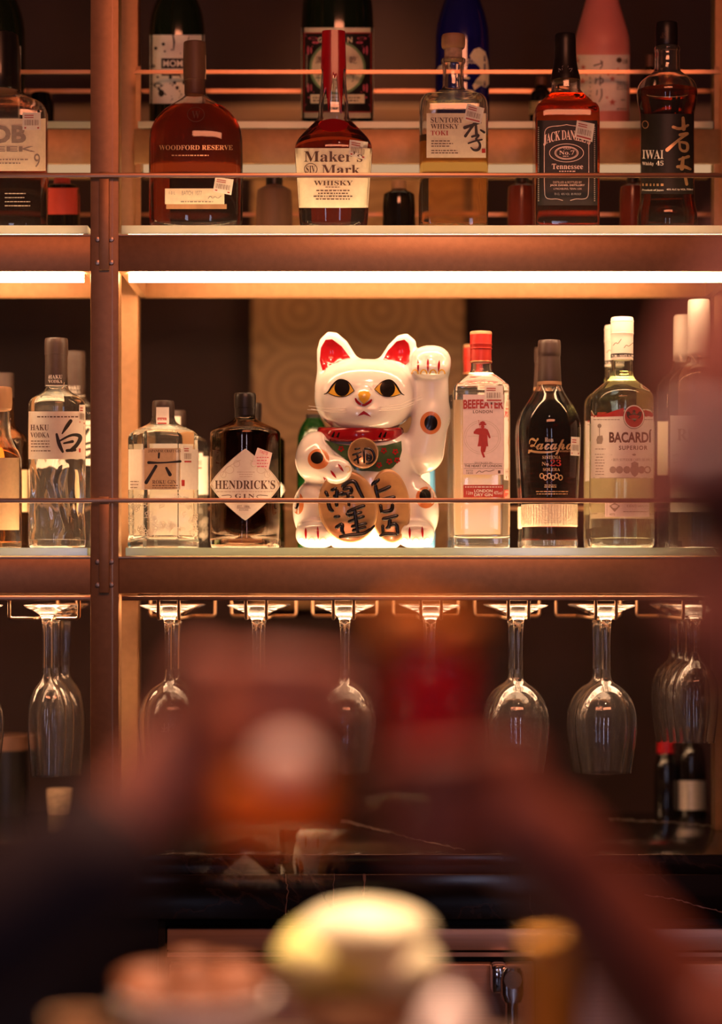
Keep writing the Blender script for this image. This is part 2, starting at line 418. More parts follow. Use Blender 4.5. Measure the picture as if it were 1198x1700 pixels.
class Draw:
    """collects flat print in photo pixels; P(px, py, offset) gives the point on the surface"""
    def __init__(s, P, off=0.0004): s.P = P; s.off = off; s.mb = MB()
    def _add(s, pts, faces):
        s.mb.add([s.P(x, y, s.off) for x, y in pts], faces)
    def rows(s, rows, nx=14):
        pts = []; Fs = []
        for y, x0, x1 in rows:
            for i in range(nx + 1): pts.append((x0 + (x1 - x0) * i / nx, y))
        for j in range(len(rows) - 1):
            for i in range(nx):
                a = j * (nx + 1) + i; Fs.append((a, a + nx + 1, a + nx + 2, a + 1))
        s._add(pts, Fs); return s
    def rect(s, x0, y0, x1, y1, nx=10, ny=2):
        return s.rows([(y0 + (y1 - y0) * j / ny, x0, x1) for j in range(ny + 1)], nx)
    def poly(s, pts, grid=0):
        pts = [(float(a), float(b)) for a, b in pts]
        if not grid:
            tri = tessellate_polygon([[Vector((a, -b, 0)) for a, b in pts]])
            tri = [s._ccw(pts, t) for t in tri]
            s._add(pts, tri); return s
        bm = bmesh.new(); vs = [bm.verts.new((a, -b, 0)) for a, b in pts]; f = bm.faces.new(vs)
        bmesh.ops.triangulate(bm, faces=bm.faces[:])
        xs = [p[0] for p in pts]; ys = [-p[1] for p in pts]
        for ax, lo, hi in ((0, min(xs), max(xs)), (1, min(ys), max(ys))):
            k = math.floor(lo / grid) + 1
            while k * grid < hi:
                co = [0, 0, 0]; co[ax] = k * grid; no = [0, 0, 0]; no[ax] = 1
                bmesh.ops.bisect_plane(bm, geom=bm.verts[:] + bm.edges[:] + bm.faces[:], plane_co=co, plane_no=no, dist=1e-4); k += 1
        bm.verts.index_update(); P2 = [(v.co.x, -v.co.y) for v in bm.verts]
        s._add(P2, [s._ccw(P2, [v.index for v in f.verts]) for f in bm.faces]); bm.free(); return s
    @staticmethod
    def _ccw(pts, t):
        A = 0
        for i in range(len(t)):
            x0, y0 = pts[t[i]]; x1, y1 = pts[t[(i + 1) % len(t)]]; A += x0 * -y1 - x1 * -y0
        return tuple(t) if A > 0 else tuple(reversed(t))
    def ell(s, cx, cy, rx, ry, n=24, rot=0, grid=0):
        c, q = math.cos(rot), math.sin(rot)
        return s.poly([(cx + rx * math.cos(2 * PI * k / n) * c - ry * math.sin(2 * PI * k / n) * q,
                        cy + rx * math.cos(2 * PI * k / n) * q + ry * math.sin(2 * PI * k / n) * c) for k in range(n)], grid)
    def ring(s, cx, cy, rx, ry, w, n=32, a0=0, a1=2 * PI):
        return s.stroke([(cx + rx * math.cos(a0 + (a1 - a0) * k / n), cy + ry * math.sin(a0 + (a1 - a0) * k / n)) for k in range(n + 1)], w)
    def stroke(s, pts, w, smooth=0):
        pts = [np.array(p, float) for p in pts]
        ws = list(w) if isinstance(w, (list, tuple)) else [w] * len(pts)
        if smooth:
            q = chaikin([np.array([p[0], p[1], ww]) for p, ww in zip(pts, ws)], smooth)
            pts = [r[:2] for r in q]; ws = [r[2] for r in q]
        L, R = [], []
        for i, p in enumerate(pts):
            t = pts[min(i + 1, len(pts) - 1)] - pts[max(i - 1, 0)]; t = t / (np.linalg.norm(t) + 1e-9)
            nrm = np.array([-t[1], t[0]]); L.append(p + nrm * ws[i] / 2); R.append(p - nrm * ws[i] / 2)
        P2 = [tuple(a) for a in L + R]; n = len(pts)
        s._add(P2, [s._ccw(P2, (i, i + 1, n + i + 1, n + i)) for i in range(n - 1)])
        return s
    def brush(s, pts, w, smooth=2):
        """a stroke with rounded ends"""
        s.stroke(pts, w, smooth)
        ws = list(w) if isinstance(w, (list, tuple)) else [w] * len(pts)
        s.ell(pts[0][0], pts[0][1], ws[0] / 2, ws[0] / 2, 10); s.ell(pts[-1][0], pts[-1][1], ws[-1] / 2, ws[-1] / 2, 10); return s
    def text(s, t, x0, y0, x1, y1, style='sans', bold=0.0, space=1.0, arc=0.0, rot=0.0):
        V, Fs = text_mesh(t, style, bold, space); cx, cy = (x0 + x1) / 2, (y0 + y1) / 2
        pts = []
        for u, v in V:
            x = x0 + (x1 - x0) * u; y = y1 + (y0 - y1) * v
            if arc: y += arc * (2 * u - 1) ** 2
            if rot:
                dx, dy = x - cx, y - cy; x = cx + dx * math.cos(rot) - dy * math.sin(rot); y = cy + dx * math.sin(rot) + dy * math.cos(rot)
            pts.append((x, y))
        s._add(pts, Fs); return s
    def lines(s, x0, y0, x1, y1, n, h, seed=1, ragged=0.25, centre=False):
        """rows of print too small to read"""
        rnd = random.Random(seed)
        for i in range(n):
            y = y0 + (y1 - y0) * (i + 0.5) / n; cut = rnd.random() * ragged * (x1 - x0)
            a, b = (x0 + cut / 2, x1 - cut / 2) if centre else (x0, x1 - cut); x = a
            while x < b:
                wd = min(b - x, rnd.uniform(2.0, 6.0)); s.rect(x, y - h / 2, x + wd, y + h / 2, 1, 1); x += wd + h * 0.8
        return s
    def obj(s, name, mat, parent):
        return s.mb.obj(name, mat, parent, sharp=0)

class Bottle:
    def __init__(s, name, label, cx, D, base, rows, loc_px=None, group=None, depth=None, e=2.0, cat='bottle'):
        """rows: (y_px, half width px[, half depth px[, e]]) from the base up, measured at distance D"""
        s.cx, s.D, s.base = cx, D, base; s.S = F / D; s.X = WX(cx, D)
        s.root = thing(name, label, cat, (s.X, D, base), group)
        R = []
        for r in rows:
            y, hw = r[0], r[1]; ee = r[3] if len(r) > 3 else e
            hd = r[2] if len(r) > 2 else (hw * depth if depth else hw)
            R.append((WZ(y, D) - base, hw / s.S, hd / s.S, ee))
        R[0] = (0.0, *R[0][1:])
        s.R = [tuple(float(q) for q in r) for r in chaikin(R, 2)]
    def surf(s, x, z):
        _, a, b, e = interp_rows(s.R, z); x = max(-a * 0.997, min(a * 0.997, x))
        if e < 0:
            k = -e; h = a * math.cos(PI / 6)
            yh = -h if abs(x) < a / 2 else -h * (1 - (abs(x) - a / 2) / (a / 2))
            return k * yh + (1 - k) * -math.sqrt(max(0, a * a - x * x))
        return -b * max(0.0, 1 - abs(x / a) ** e) ** (1 / e)
    def P(s, px, py, off=0.0):
        y = -interp_rows(s.R, WZ(py, s.D) - s.base)[2]
        for _ in range(4):
            d = s.D + y; x = WX(px, d) - s.X; z = WZ(py, d) - s.base
            a = interp_rows(s.R, z)[1]; x = max(-a * 0.997, min(a * 0.997, x)); y = s.surf(x, z)
        # push out roughly along the normal
        a = interp_rows(s.R, z)[1]; nx = x / a * 0.75
        return Vector((x + off * nx, y - off, z))
    def glass(s, mat='clear_glass', level=None, liq=None, wall=2.2, foot=5.0, ripple=None, n=56, concave=0.004):
        t = wall / s.S; mb = MB(); mb.add(*loft(s.R, n, ripple=ripple, concave=concave))
        if liq:
            zt = s.R[-1][0]; zb = foot / s.S; zl = WZ(level, s.D) - s.base
            inn = []
            for z, a, b, e in s.R:
                if zb < z < zt - t * 0.5: inn.append((z, max(a - t, a * 0.45), max(b - t, b * 0.45), e))
            _, a, b, e = interp_rows(s.R, zb); inn.insert(0, (zb, max(a - t * 1.6, a * 0.45), max(b - t * 1.6, b * 0.45), e))
            _, a, b, e = interp_rows(inn, zl); cut = (zl, a, b, e)
            up = [cut] + [r for r in inn if r[0] > zl + 1e-4]; dn = [r for r in inn if r[0] < zl - 1e-4] + [cut]
            if len(up) > 1: mb.add(*loft(up, n, bottom=False, flip=True))
            v, f = loft(dn, n); ids = [0] * len(f)
            for k in range(n): ids[-1 - k] = 1
            if liq == 'black_liquid': mesh_obj('liquid', v, f, 'black_liquid', s.root)
            else: mesh_obj('liquid', v, f, [liq, liq + '_top'], s.root, mids=ids)
        return mb.obj('glass_body', mat, s.root, sharp=35)
    def solid(s, mat, name='glass_body', n=48):
        v, f = loft(s.R, n); return mesh_obj(name, v, f, mat, s.root, sharp=35)
    def cap(s, rows, mat, name='cap', depth=1.0, e=2.0, n=32, parent=None, cx=None, it=1):
        R = [(WZ(r[0], s.D) - s.base, r[1] / s.S, (r[2] if len(r) > 2 else r[1] * depth) / s.S, e) for r in rows]
        R = [tuple(r) for r in chaikin(R, it)]; v, f = loft(R, n)
        if cx is not None: v = [(p[0] + (cx - s.cx) / s.S, p[1], p[2]) for p in v]
        return mesh_obj(name, v, f, mat, parent or s.root, sharp=35)
    def label(s, rows, mat='paper', name='front_label', nx=18, off=0.0004):
        return Draw(s.P, off).rows(rows, nx).obj(name, mat, s.root)
    def back_label(s, x0, y0, x1, y1, mat='back_paper'):  # paper on the rear side, added to brighten the inside of the bottle
        mb = MB(); nx, nz = 12, 4; V = []; Fs = []
        for j in range(nz + 1):
            for i in range(nx + 1):
                x = (x0 + (x1 - x0) * i / nx - s.cx) / s.S; z = WZ(y0 + (y1 - y0) * j / nz, s.D) - s.base; V.append((x, -s.surf(x, z) + 0.0004, z))
        for j in range(nz):
            for i in range(nx): a = j * (nx + 1) + i; Fs.append((a, a + 1, a + nx + 2, a + nx + 1))
        return mesh_obj('back_label', V, Fs, mat, s.root, sharp=0)
    def ink(s, parent, mat, fn, name='lettering', off=0.0008):
        d = Draw(s.P, off); fn(d); return d.obj(name, mat, parent)
    def sticker(s, pts, bars, mat='paper'):
        """price sticker: quad corners (tl, tr, br, bl) with barcode"""
        d = Draw(s.P, 0.0011); tl, tr, br, bl = [np.array(p, float) for p in pts]
        def at(u, v): return tuple((tl * (1 - u) + tr * u) * (1 - v) + (bl * (1 - u) + br * u) * v)
        N = 4
        for i in range(N):
            d.poly([at(i / N, 0), at((i + 1) / N, 0), at((i + 1) / N, 1), at(i / N, 1)])
        o = d.obj('price_sticker', mat, s.root); d2 = Draw(s.P, 0.0014)
        if bars:
            u = 0.1; rnd = random.Random(3)
            while u < 0.88:
                w = rnd.choice((0.025, 0.04, 0.06)); d2.poly([at(u, 0.42), at(u + w, 0.42), at(u + w, 0.74), at(u, 0.74)]); u += w + rnd.choice((0.03, 0.045))
            d2.obj('barcode', 'ink_grey', o)
            d3 = Draw(s.P, 0.0014)
            for v in (0.14, 0.26): d3.poly([at(0.1, v), at(0.6, v), at(0.6, v + 0.05), at(0.1, v + 0.05)])
            d3.poly([at(0.1, 0.84), at(0.9, 0.84), at(0.9, 0.92), at(0.1, 0.92)]); d3.obj('price_print', 'ink_red', o)
        return o

# ------------------------------------------------------------------ smooth bodies from distance fields
def surface_nets(Fv, org, h):
    nx, ny, nz = Fv.shape; ins = Fv < 0
    cell = np.zeros((nx - 1, ny - 1, nz - 1), np.int8)
    for i in (0, 1):
        for j in (0, 1):
            for k in (0, 1): cell += ins[i:nx - 1 + i, j:ny - 1 + j, k:nz - 1 + k]
    act = (cell > 0) & (cell < 8); I = np.argwhere(act); idx = -np.ones(act.shape, np.int64); idx[act] = np.arange(len(I))
    acc = np.zeros((len(I), 3)); cnt = np.zeros(len(I))
    cor = [(i, j, k) for i in (0, 1) for j in (0, 1) for k in (0, 1)]
    for a in cor:
        for ax in range(3):
            if a[ax] == 1: continue
            b = list(a); b[ax] = 1
            fa = Fv[I[:, 0] + a[0], I[:, 1] + a[1], I[:, 2] + a[2]]; fb = Fv[I[:, 0] + b[0], I[:, 1] + b[1], I[:, 2] + b[2]]
            m = (fa < 0) != (fb < 0); t = np.where(m, fa / np.where(m, fa - fb, 1), 0)
            p = np.array(a, float)[None, :] + t[:, None] * (np.array(b) - np.array(a))[None, :]
            acc += p * m[:, None]; cnt += m
    V = (I + acc / cnt[:, None]) * h + np.array(org)
    Q = []
    for ax in range(3):
        o1, o2 = (ax + 1) % 3, (ax + 2) % 3
        sa = [slice(None)] * 3; sb = [slice(None)] * 3; sa[ax] = slice(0, -1); sb[ax] = slice(1, None)
        ch = ins[tuple(sa)] != ins[tuple(sb)]; E = np.argwhere(ch)
        E = E[(E[:, o1] > 0) & (E[:, o2] > 0) & (E[:, o1] < Fv.shape[o1] - 1) & (E[:, o2] < Fv.shape[o2] - 1)]
        def cid(d1, d2):
            c = E.copy(); c[:, o1] -= d1; c[:, o2] -= d2; return idx[c[:, 0], c[:, 1], c[:, 2]]
        q = np.stack([cid(1, 1), cid(0, 1), cid(0, 0), cid(1, 0)], 1)
        neg = ~ins[E[:, 0], E[:, 1], E[:, 2]]; q[neg] = q[neg][:, ::-1]; Q.append(q)
    return V, np.concatenate(Q)

def smin(a, b, k):
    h = np.clip(0.5 + 0.5 * (b - a) / k, 0, 1); return b * (1 - h) + a * h - k * h * (1 - h)
def sd_ell(P, c, r, e=2.0):
    q = np.abs((P - np.array(c)) / np.array(r)) ; k = (q ** e).sum(-1) ** (1 / e); return (k - 1) * min(r) * (1.0 if True else 0) * 0.9
def sd_cap(P, a, b, ra, rb):
    a = np.array(a, float); b = np.array(b, float); ab = b - a; t = np.clip(((P - a) @ ab) / (ab @ ab), 0, 1)
    return np.linalg.norm(P - a - t[..., None] * ab, axis=-1) - (ra + (rb - ra) * t)
def grid_pts(lo, hi, h):
    ax = [np.arange(l, u + h, h) for l, u in zip(lo, hi)]
    return np.stack(np.meshgrid(*ax, indexing='ij'), -1)
# ================================================================== the room
def struct(name, mb, mat, label=None, parent=None):
    o = mb.obj(name, mat, parent, smooth=False); o['kind'] = 'structure'
    if label: o['label'] = label
    return o
struct('floor', MB().box(-3.2, 3.2, -3.6, 5.2, -0.1, 0), 'floor_tile', 'dark tiled floor of the bar room')
struct('ceiling', MB().box(-3.2, 3.2, -3.6, 5.2, 3.0, 3.1), 'ceiling_paint', 'dark painted ceiling of the bar room')
struct('wall_back', MB().box(-3.2, 3.2, 4.95, 5.1, 0, 3.0), 'dark_wall', 'dark maroon wall behind the back bar shelves')
struct('wall_left', MB().box(-3.3, -3.2, -3.6, 5.2, 0, 3.0), 'dark_wall', 'dark maroon side wall on the left')
struct('wall_right', MB().box(3.2, 3.3, -3.6, 5.2, 0, 3.0), 'dark_wall', 'dark maroon side wall on the right')
DW = 4.90
struct('trim_1', MB().box(WX(418, DW), WX(770, DW), DW, 4.95, WZ(1008, DW), WZ(250, DW)), 'ring_wallpaper', 'gold wall panel patterned with concentric rings behind the cat')
struct('trim_2', MB().box(-3.2, 3.2, DW - 0.03, 4.95, WZ(212, DW), WZ(178, DW), bev=0.004), 'wood_band', 'brown wooden band along the dark back wall')

# ------------------------------------------------------------------ back counter
D0 = 3.65
ZC = CZ - (1418 - HY) / F * 3.615
c = thing('back_counter', 'black marble back counter under the hanging glasses', 'counter', (0, 3.95, 0))
def rel(mb, org):   # shift a mesh builder into a root's space
    mb.v = [(a - org[0], b - org[1], d - org[2]) for a, b, d in mb.v]; return mb
zb = WZ(1526, 3.615)
rel(MB().box(-1.6, 1.6, 3.615, 4.28, ZC - 0.03, ZC, bev=0.002), c.location).obj('counter_top', 'black_marble', c)
rel(MB().box(-1.6, 1.6, 3.617, 3.637, zb, ZC - 0.0305, bev=0.001), c.location).obj('front_apron', 'black_marble', c)
xf = WX(266, 3.64)
rel(MB().box(-1.6, xf - 0.004, 3.645, 4.25, 0.0, ZC - 0.031), c.location).obj('cabinet_body', 'black_panel', c)
rel(MB().box(xf - 0.004, 1.6, 3.9, 4.25, 0.0, ZC - 0.031), c.location).obj('rear_panel', 'black_panel', c)

# vein strokes in the polished stone: pale mineral lines
def planeP(D):
    return lambda px, py, off: W(px, py, D) - Vector((0, off, 0))
def topP(px, py, off):
    d = (CZ - ZC) * F / (py - HY); return Vector((WX(px, d), d, ZC + 0.0004))
def vein(d, pts, w, seed):
    r = random.Random(seed); q = []
    for (x0, y0), (x1, y1) in zip(pts[:-1], pts[1:]):
        m = max(2, int(math.hypot(x1 - x0, y1 - y0) / 5))
        for k in range(m): q.append((x0 + (x1 - x0) * k / m + r.uniform(-1.2, 1.2), y0 + (y1 - y0) * k / m + r.uniform(-1.2, 1.2)))
    q.append(pts[-1]); d.stroke(q, [w * r.uniform(0.3, 1.2) for _ in q])
pmat('marble_vein', (0.30, 0.20, 0.17), 0.35, noise=0.3, nscale=90)
for P_, vs in ((planeP(3.617), (([(477, 1422), (473, 1450), (478, 1480), (474, 1518)], 1.5, 1), ([(557, 1420), (554, 1460), (553, 1515)], 0.9, 2), ([(612, 1420), (603, 1438), (605, 1465), (601, 1490)], 4.2, 3), ([(1070, 1486), (1120, 1492), (1150, 1502), (1198, 1514)], 2.4, 4), ([(820, 1420), (860, 1428), (900, 1436)], 2.4, 5))), (topP, (([(565, 1362), (640, 1380), (700, 1395), (772, 1412)], 3.0, 8), ([(1010, 1360), (1120, 1366), (1190, 1372)], 1.5, 9)))):
    for v_ in vs:
        d_ = Draw(P_, 0.0006); vein(d_, *v_); rel(d_.mb, c.location).obj('marble_vein', 'marble_vein', c, sharp=0)
# ------------------------------------------------------------------ under-counter fridge
FD = 3.645
fx0, fx1 = WX(266, FD), 1.35
fr = thing('bar_fridge', 'stainless steel under-counter fridge below the black marble counter', 'fridge', ((fx0 + fx1) / 2, 3.77, 0))
rel(MB().box(fx0, fx1, FD + 0.03, 3.895, 0.02, WZ(1530, FD)), fr.location).obj('body', 'rubber', fr)
z1, z2 = WZ(1541, FD), WZ(1578, FD)
rel(MB().box(WX(277, FD), fx1 - 0.01, FD, FD + 0.03, z2, z1, bev=0.002), fr.location).obj('top_panel', 'steel', fr)
rel(MB().box(WX(277, FD), fx1 - 0.01, FD + 0.004, FD + 0.03, WZ(1589, FD), WZ(1582, FD)), fr.location).obj('trim_strip', 'steel', fr)
zd = WZ(1600, FD)
xm = WX(889, FD)
for a, b in ((WX(281, FD), xm - 0.002), (xm + 0.002, fx1 - 0.01)):
    rel(MB().box(a, b, FD, FD + 0.03, 0.05, zd, bev=0.003), fr.location).obj('door', 'steel', fr)
rel(MB().box(fx0 - 0.003, WX(275, FD), FD - 0.004, FD + 0.03, 0.02, WZ(1530, FD)), fr.location).obj('side_frame', 'rubber', fr)
# chrome pull handle with its round lock
hx = WX(850, 3.58)
hd = MB(); SH = F / 3.58
R = [(WZ(y, 3.58), hw / SH) for y, hw in ((1663, 13), (1660, 16), (1650, 19), (1628, 20), (1612, 17), (1606, 12))]
for (za, ra), (zb2, rb) in zip(R[:-1], R[1:]): pass
v, f = loft([(z, a, 0.012, 4.0) for z, a in R], 24); v = [(p[0] + hx, p[1] + 3.58, p[2]) for p in v]; hd.add(v, f)
hd.box(WX(815, 3.6), hx - 0.006, 3.585, 3.643, WZ(1648, 3.6), WZ(1600, 3.6), bev=0.006)
h = rel(hd, fr.location).obj('handle', 'chrome', fr)
lk = MB()
for r0, y0, y1 in ((14.5, -0.0135, -0.010), (10, -0.015, -0.0135), (4, -0.0158, -0.015)):
    n = 24; r0 = r0 / SH; vv = [(hx + r0 * math.cos(2 * PI * k / n), 3.58 + y, WZ(1625, 3.58) + r0 * math.sin(2 * PI * k / n)) for y in (y0, y1) for k in range(n)]
    lk.add(vv, [tuple(range(n))] + [(k, n + k, n + (k + 1) % n, (k + 1) % n) for k in range(n)])
lo = rel(lk, fr.location).obj('lock', 'screw_steel', fr)
for px in (850, 922):
    bar = MB().tube([(WX(px, 3.585), 3.585, WZ(1655 if px == 850 else 1648, 3.585)), (WX(px, 3.585), 3.585, 0.2)], 0.0105, 12)
    bar.box(WX(px, 3.585) - 0.006, WX(px, 3.585) + 0.006, 3.59, 3.644, 0.22, 0.24)
    rel(bar, fr.location).obj('handle_bar', 'chrome', fr)

# ================================================================== bronze shelving
SPX = F / D0
ZL = WZ(909, D0); ZU = WZ(374, D0); GT = 14 / SPX            # shelf tops, glass thickness
DT = 3.90; ZT = WZ(201, DT); GTT = 12 / (F / DT)
PW = 47 / SPX
posts = [WX(173.5 + k * 1087, D0) for k in (-1, 0, 1)]
DR = 3.965                                                    # rear posts
unit = thing('shelving_unit', 'bronze metal back bar shelving frame with lit shelves', 'shelf', (0, 3.83, ZC))
def U(name, mb, mat='bronze', label=None):
    o = rel(mb, unit.location).obj(name, mat, unit, sharp=30)
    if label: o['label'] = label
    return o
for x in posts:
    U('front_post', MB().box(x - PW / 2, x + PW / 2, D0, D0 + 0.043, ZC, 2.98, bev=0.0012))
    U('post_channel', MB().box(x + PW / 2 - 0.0105, x + PW / 2 - 0.0085, D0 - 0.0012, D0 + 0.001, ZC, 2.98), 'bronze_rail')
    U('rear_post', MB().box(x - PW / 2, x + PW / 2, DR, DR + 0.043, ZC, 2.98, bev=0.0012))
bays = [(posts[0] + PW / 2, posts[1] - PW / 2), (posts[1] + PW / 2, posts[2] - PW / 2)]
AH = 0.0555                                                   # apron height
def apron_z(top, gt): return top - gt - 0.0012 - AH, top - gt - 0.0012
for bx0, bx1 in bays:
    for top, led in ((ZU, 'led_up'), (ZL, 'led_low')):
        z0, z1 = apron_z(top, GT)
        U('front_apron', MB().box(bx0, bx1, D0 + 0.001, D0 + 0.013, z0, z1, bev=0.001))
        U('apron_lip', MB().box(bx0, bx1, D0 - 0.001, D0 + 0.001, z1 - 0.0022, z1), 'bronze_rail')
        U('rear_apron', MB().box(bx0, bx1, DR + 0.02, DR + 0.032, z0, z1, bev=0.001))
        for xs in (bx0, bx1 - 0.012):
            U('side_beam', MB().box(xs, xs + 0.012, D0 + 0.014, DR + 0.02, z0, z1, bev=0.001))
        if led == 'led_up': za, zb3 = z0 - 0.013, z0 + 0.0035
        else: za, zb3 = z0 + 0.016, z0 + 0.026
        wide = 0.012 if led == 'led_up' else 0.285
        U('led_strip', MB().box(bx0 + 0.013, bx1 - 0.013, D0 + 0.020, D0 + 0.020 + wide, za, zb3), led, 'hidden light strip added to brighten the glass edge')
        if led == 'led_low': U('led_light_block', MB().box(bx0 + 0.013, bx1 - 0.013, D0 + 0.13, D0 + 0.306, za - 0.004, za - 0.001), 'bronze')  # unseen plate added to cut the panel's downward light
        if led == 'led_up': U('led_strip', MB().box(bx0 + 0.013, bx1 - 0.013, D0 + 0.0135, D0 + 0.0185, z1 - 0.005, z1 + 0.0009), 'edge_fill', 'hidden light strip added to brighten the glass edge')  # unseen extra strip added so the front edge of the glass glows
    z0, z1 = apron_z(ZT, GTT)
    U('tier_apron', MB().box(bx0, bx1, DT, DT + 0.012, z0, z1, bev=0.001))
    U('tier_rear_apron', MB().box(bx0, bx1, 4.045, 4.057, z0, z1, bev=0.001))
    for xs in (bx0, bx1 - 0.012): U('tier_side_beam', MB().box(xs, xs + 0.012, DT + 0.0125, 4.0445, z0, z1, bev=0.001))
    U('led_strip', MB().box(bx0 + 0.013, bx1 - 0.013, DT + 0.02, DT + 0.032, z0 - 0.011, z0 + 0.002), 'led_tier', 'hidden light strip added to brighten the glass edge')
    # rear and tier guard rails run inside the bay
    zt = WZ(119.5, DT)
    U('guard_rail', MB().box(bx0, bx1, DT - 0.002, DT + 0.002, zt - 0.003, zt + 0.003), 'bronze_rail')
    for zz, dd in ((zt, 4.05), (WZ(356, 4.03), 4.03), (WZ(844, 4.03), 4.03)):
        U('guard_rail', MB().box(bx0 - 0.02, bx1 + 0.02, dd, dd + 0.004, zz - 0.0032, zz + 0.0032), 'bronze_rail')
    for xs in (bx0 + 0.006, bx1 - 0.006):
        U('tier_upright', MB().box(xs - 0.004, xs + 0.004, DT + 0.003, DT + 0.011, apron_z(ZU, GT)[1] + 0.03, zt + 0.01), 'bronze')
for yp, ztop in ((291, ZU), (831, ZL)):
    zz = WZ(yp, D0 - 0.01)
    U('guard_rail', MB().box(posts[0] - 0.02, posts[2] + 0.02, D0 - 0.012, D0 - 0.0075, zz - 0.0035, zz + 0.0035, bev=0.0008), 'bronze_rail')
    z0 = apron_z(ztop, GT)[0]
    for x in posts[1:]:
        br = U('rail_bracket', MB().box(x - 0.0075, x + 0.0075, D0 - 0.0074, D0 - 0.0014, z0 + 0.001, zz + 0.006, bev=0.0008))
        for zs in (z0 + 0.013, z0 + 0.048):
            for sx in (-0.0105, 0.0105):
                m = MB(); n = 12
                m.add([(x + sx + r * math.cos(2 * PI * k / n), D0 - 0.0012 - d, zs + r * math.sin(2 * PI * k / n)) for r, d in ((0.0042, -0.0008), (0.0034, 0.0022), (0.0012, 0.0026)) for k in range(n)],
                      [(j * n + k, j * n + (k + 1) % n, (j + 1) * n + (k + 1) % n, (j + 1) * n + k) for j in (0, 1) for k in range(n)] + [tuple(2 * n + k for k in range(n))])
                o = rel(m, unit.location).obj('screw', 'screw_steel', br)
# ------------------------------------------------------------------ glass shelves
def pane(x0, x1, y0, y1, top, t, label, edge='shelf_glass_edge'):
    mb = MB(); mb.box(x0, x1, y0, y1, -t, 0, bev=0.0008)
    mids = []
    for fc in mb.f:
        p = np.array([mb.v[i] for i in fc]); nrm = np.cross(p[1] - p[0], p[2] - p[0]); nrm /= np.linalg.norm(nrm) + 1e-12
        mids.append(0 if abs(nrm[2]) > 0.8 else 1)
    o = mesh_obj('glass_shelf', mb.v, mb.f, ['shelf_glass', edge], mids=mids, smooth=False)
    o.location = (0, 0, top); return tag(o, label, 'glass shelf', 'glass shelf panes')
names = ('left bay, cut by the picture edge', 'wide main bay')
for (bx0, bx1), nm, g in zip(bays, names, (0.004, 0.012)):
    pane(bx0 + 0.004, bx1 - g, D0, DR + 0.033, ZU, GT, 'glowing glass shelf under the front row of whiskies, ' + nm)
    pane(bx0 + 0.010, bx1 - g, D0, DR + 0.033, ZL, GT, 'greenish glass shelf under the ' + ('white vodka bottle' if g < 0.01 else 'lucky cat') + ', ' + nm, 'shelf_glass_edge_green')
    pane(bx0 + 0.006, bx1 - g, DT, 4.057, ZT, GTT, 'raised rear glass shelf at the top, ' + nm)

# ------------------------------------------------------------------ hanging glass racks
ZRB = WZ(1027, 3.665)
def rack(x0, x1, centres, rev, label):
    r = thing('glass_rack', label, 'glass rack', ((x0 + x1) / 2, 3.82, WZ(993, D0)))
    zt0, zt1 = WZ(997, D0), WZ(990, D0)
    rel(MB().box(x0 + 0.004, x1, D0 + 0.004, D0 + 0.012, zt0, zt1, bev=0.0006), r.location).obj('front_bar', 'bronze_rail', r)
    rel(MB().box(x0 + 0.004, x1, DR - 0.02, DR - 0.012, zt0, zt1), r.location).obj('rear_bar', 'bronze_rail', r)
    for cxp in centres:
        x = WX(cxp, D0); fw, rw = (17 / SPX, 58 / SPX)
        if rev: fw, rw = rw, fw
        for s in (-1, 1):
            yf, yr = D0 + 0.008, DR - 0.016
            path = [(x + s * fw, yf, zt1), (x + s * fw, yf, ZRB), (x + s * 17 / SPX, yf + (0.0 if not rev else 0.004), ZRB), (x + s * 17 / SPX, yr, ZRB), (x + s * rw, yr, ZRB), (x + s * rw, yr, zt1)]
            q = [path[0]]
            for p in path[1:]:
                if (Vector(p) - Vector(q[-1])).length > 0.004: q.append(p)
            m = MB().tube(round_path(q, 0.006, 4), 0.0026, 8)
            rel(m, r.location).obj('wire_hook', 'brass_wire', r)
        if rev is False:
            pass
    return r
RC = [279 + 145.5 * k for k in range(7)]
rack(bays[1][0], bays[1][1], RC, False, 'bronze wire rack holding the main row of hanging wine glasses')
rack(bays[0][0], bays[0][1], [72 - 146 * k for k in range(3)], True, 'bronze wire rack holding the slim glasses left of the post')
# ================================================================== bottles on the upper shelf, front row
DB = 3.745
SB = F / DB
def wrows(y0, y1, x0, x1, n=6, curve=0.0):
    return [(y0 + (y1 - y0) * k / n, x0, x1) for k in range(n + 1)]

# --- bourbon flask cut by the left edge
b = Bottle('whiskey_bottle', 'flat bourbon flask with beige label, cut off at the upper left edge', -5, DB, ZU,
           [(385, 80), (379, 84), (370, 84), (192, 84), (182, 82), (172, 76), (163, 56), (157, 42), (150, 38), (120, 36), (60, 35)], depth=0.45, e=4)
b.glass(level=205, liq='liquid_knob', wall=4, foot=8)
b.cap([(152, 38), (148, 40), (60, 37), (56, 30)], 'wax_black', 'wax_seal')
lb = b.label(wrows(197, 284, -82, 76), 'paper_cream')
b.ink(lb, 'ink_grey', lambda d: d.text('KNOB', -78, 208, 43, 238, 'sansb', 0.02).text('CREEK', -64, 243, 58, 252, 'sansb').text('9', 56, 255, 66, 278, 'sans').lines(-40, 262, 52, 274, 2, 2.2, 4))
b.sticker([(37, 187), (67, 187), (67, 216), (37, 216)], True)
b.ink(b.root, 'ink_faint', lambda d: d.lines(8, 318, 50, 345, 4, 1.4, 5), 'rear_print', off=0.0004)

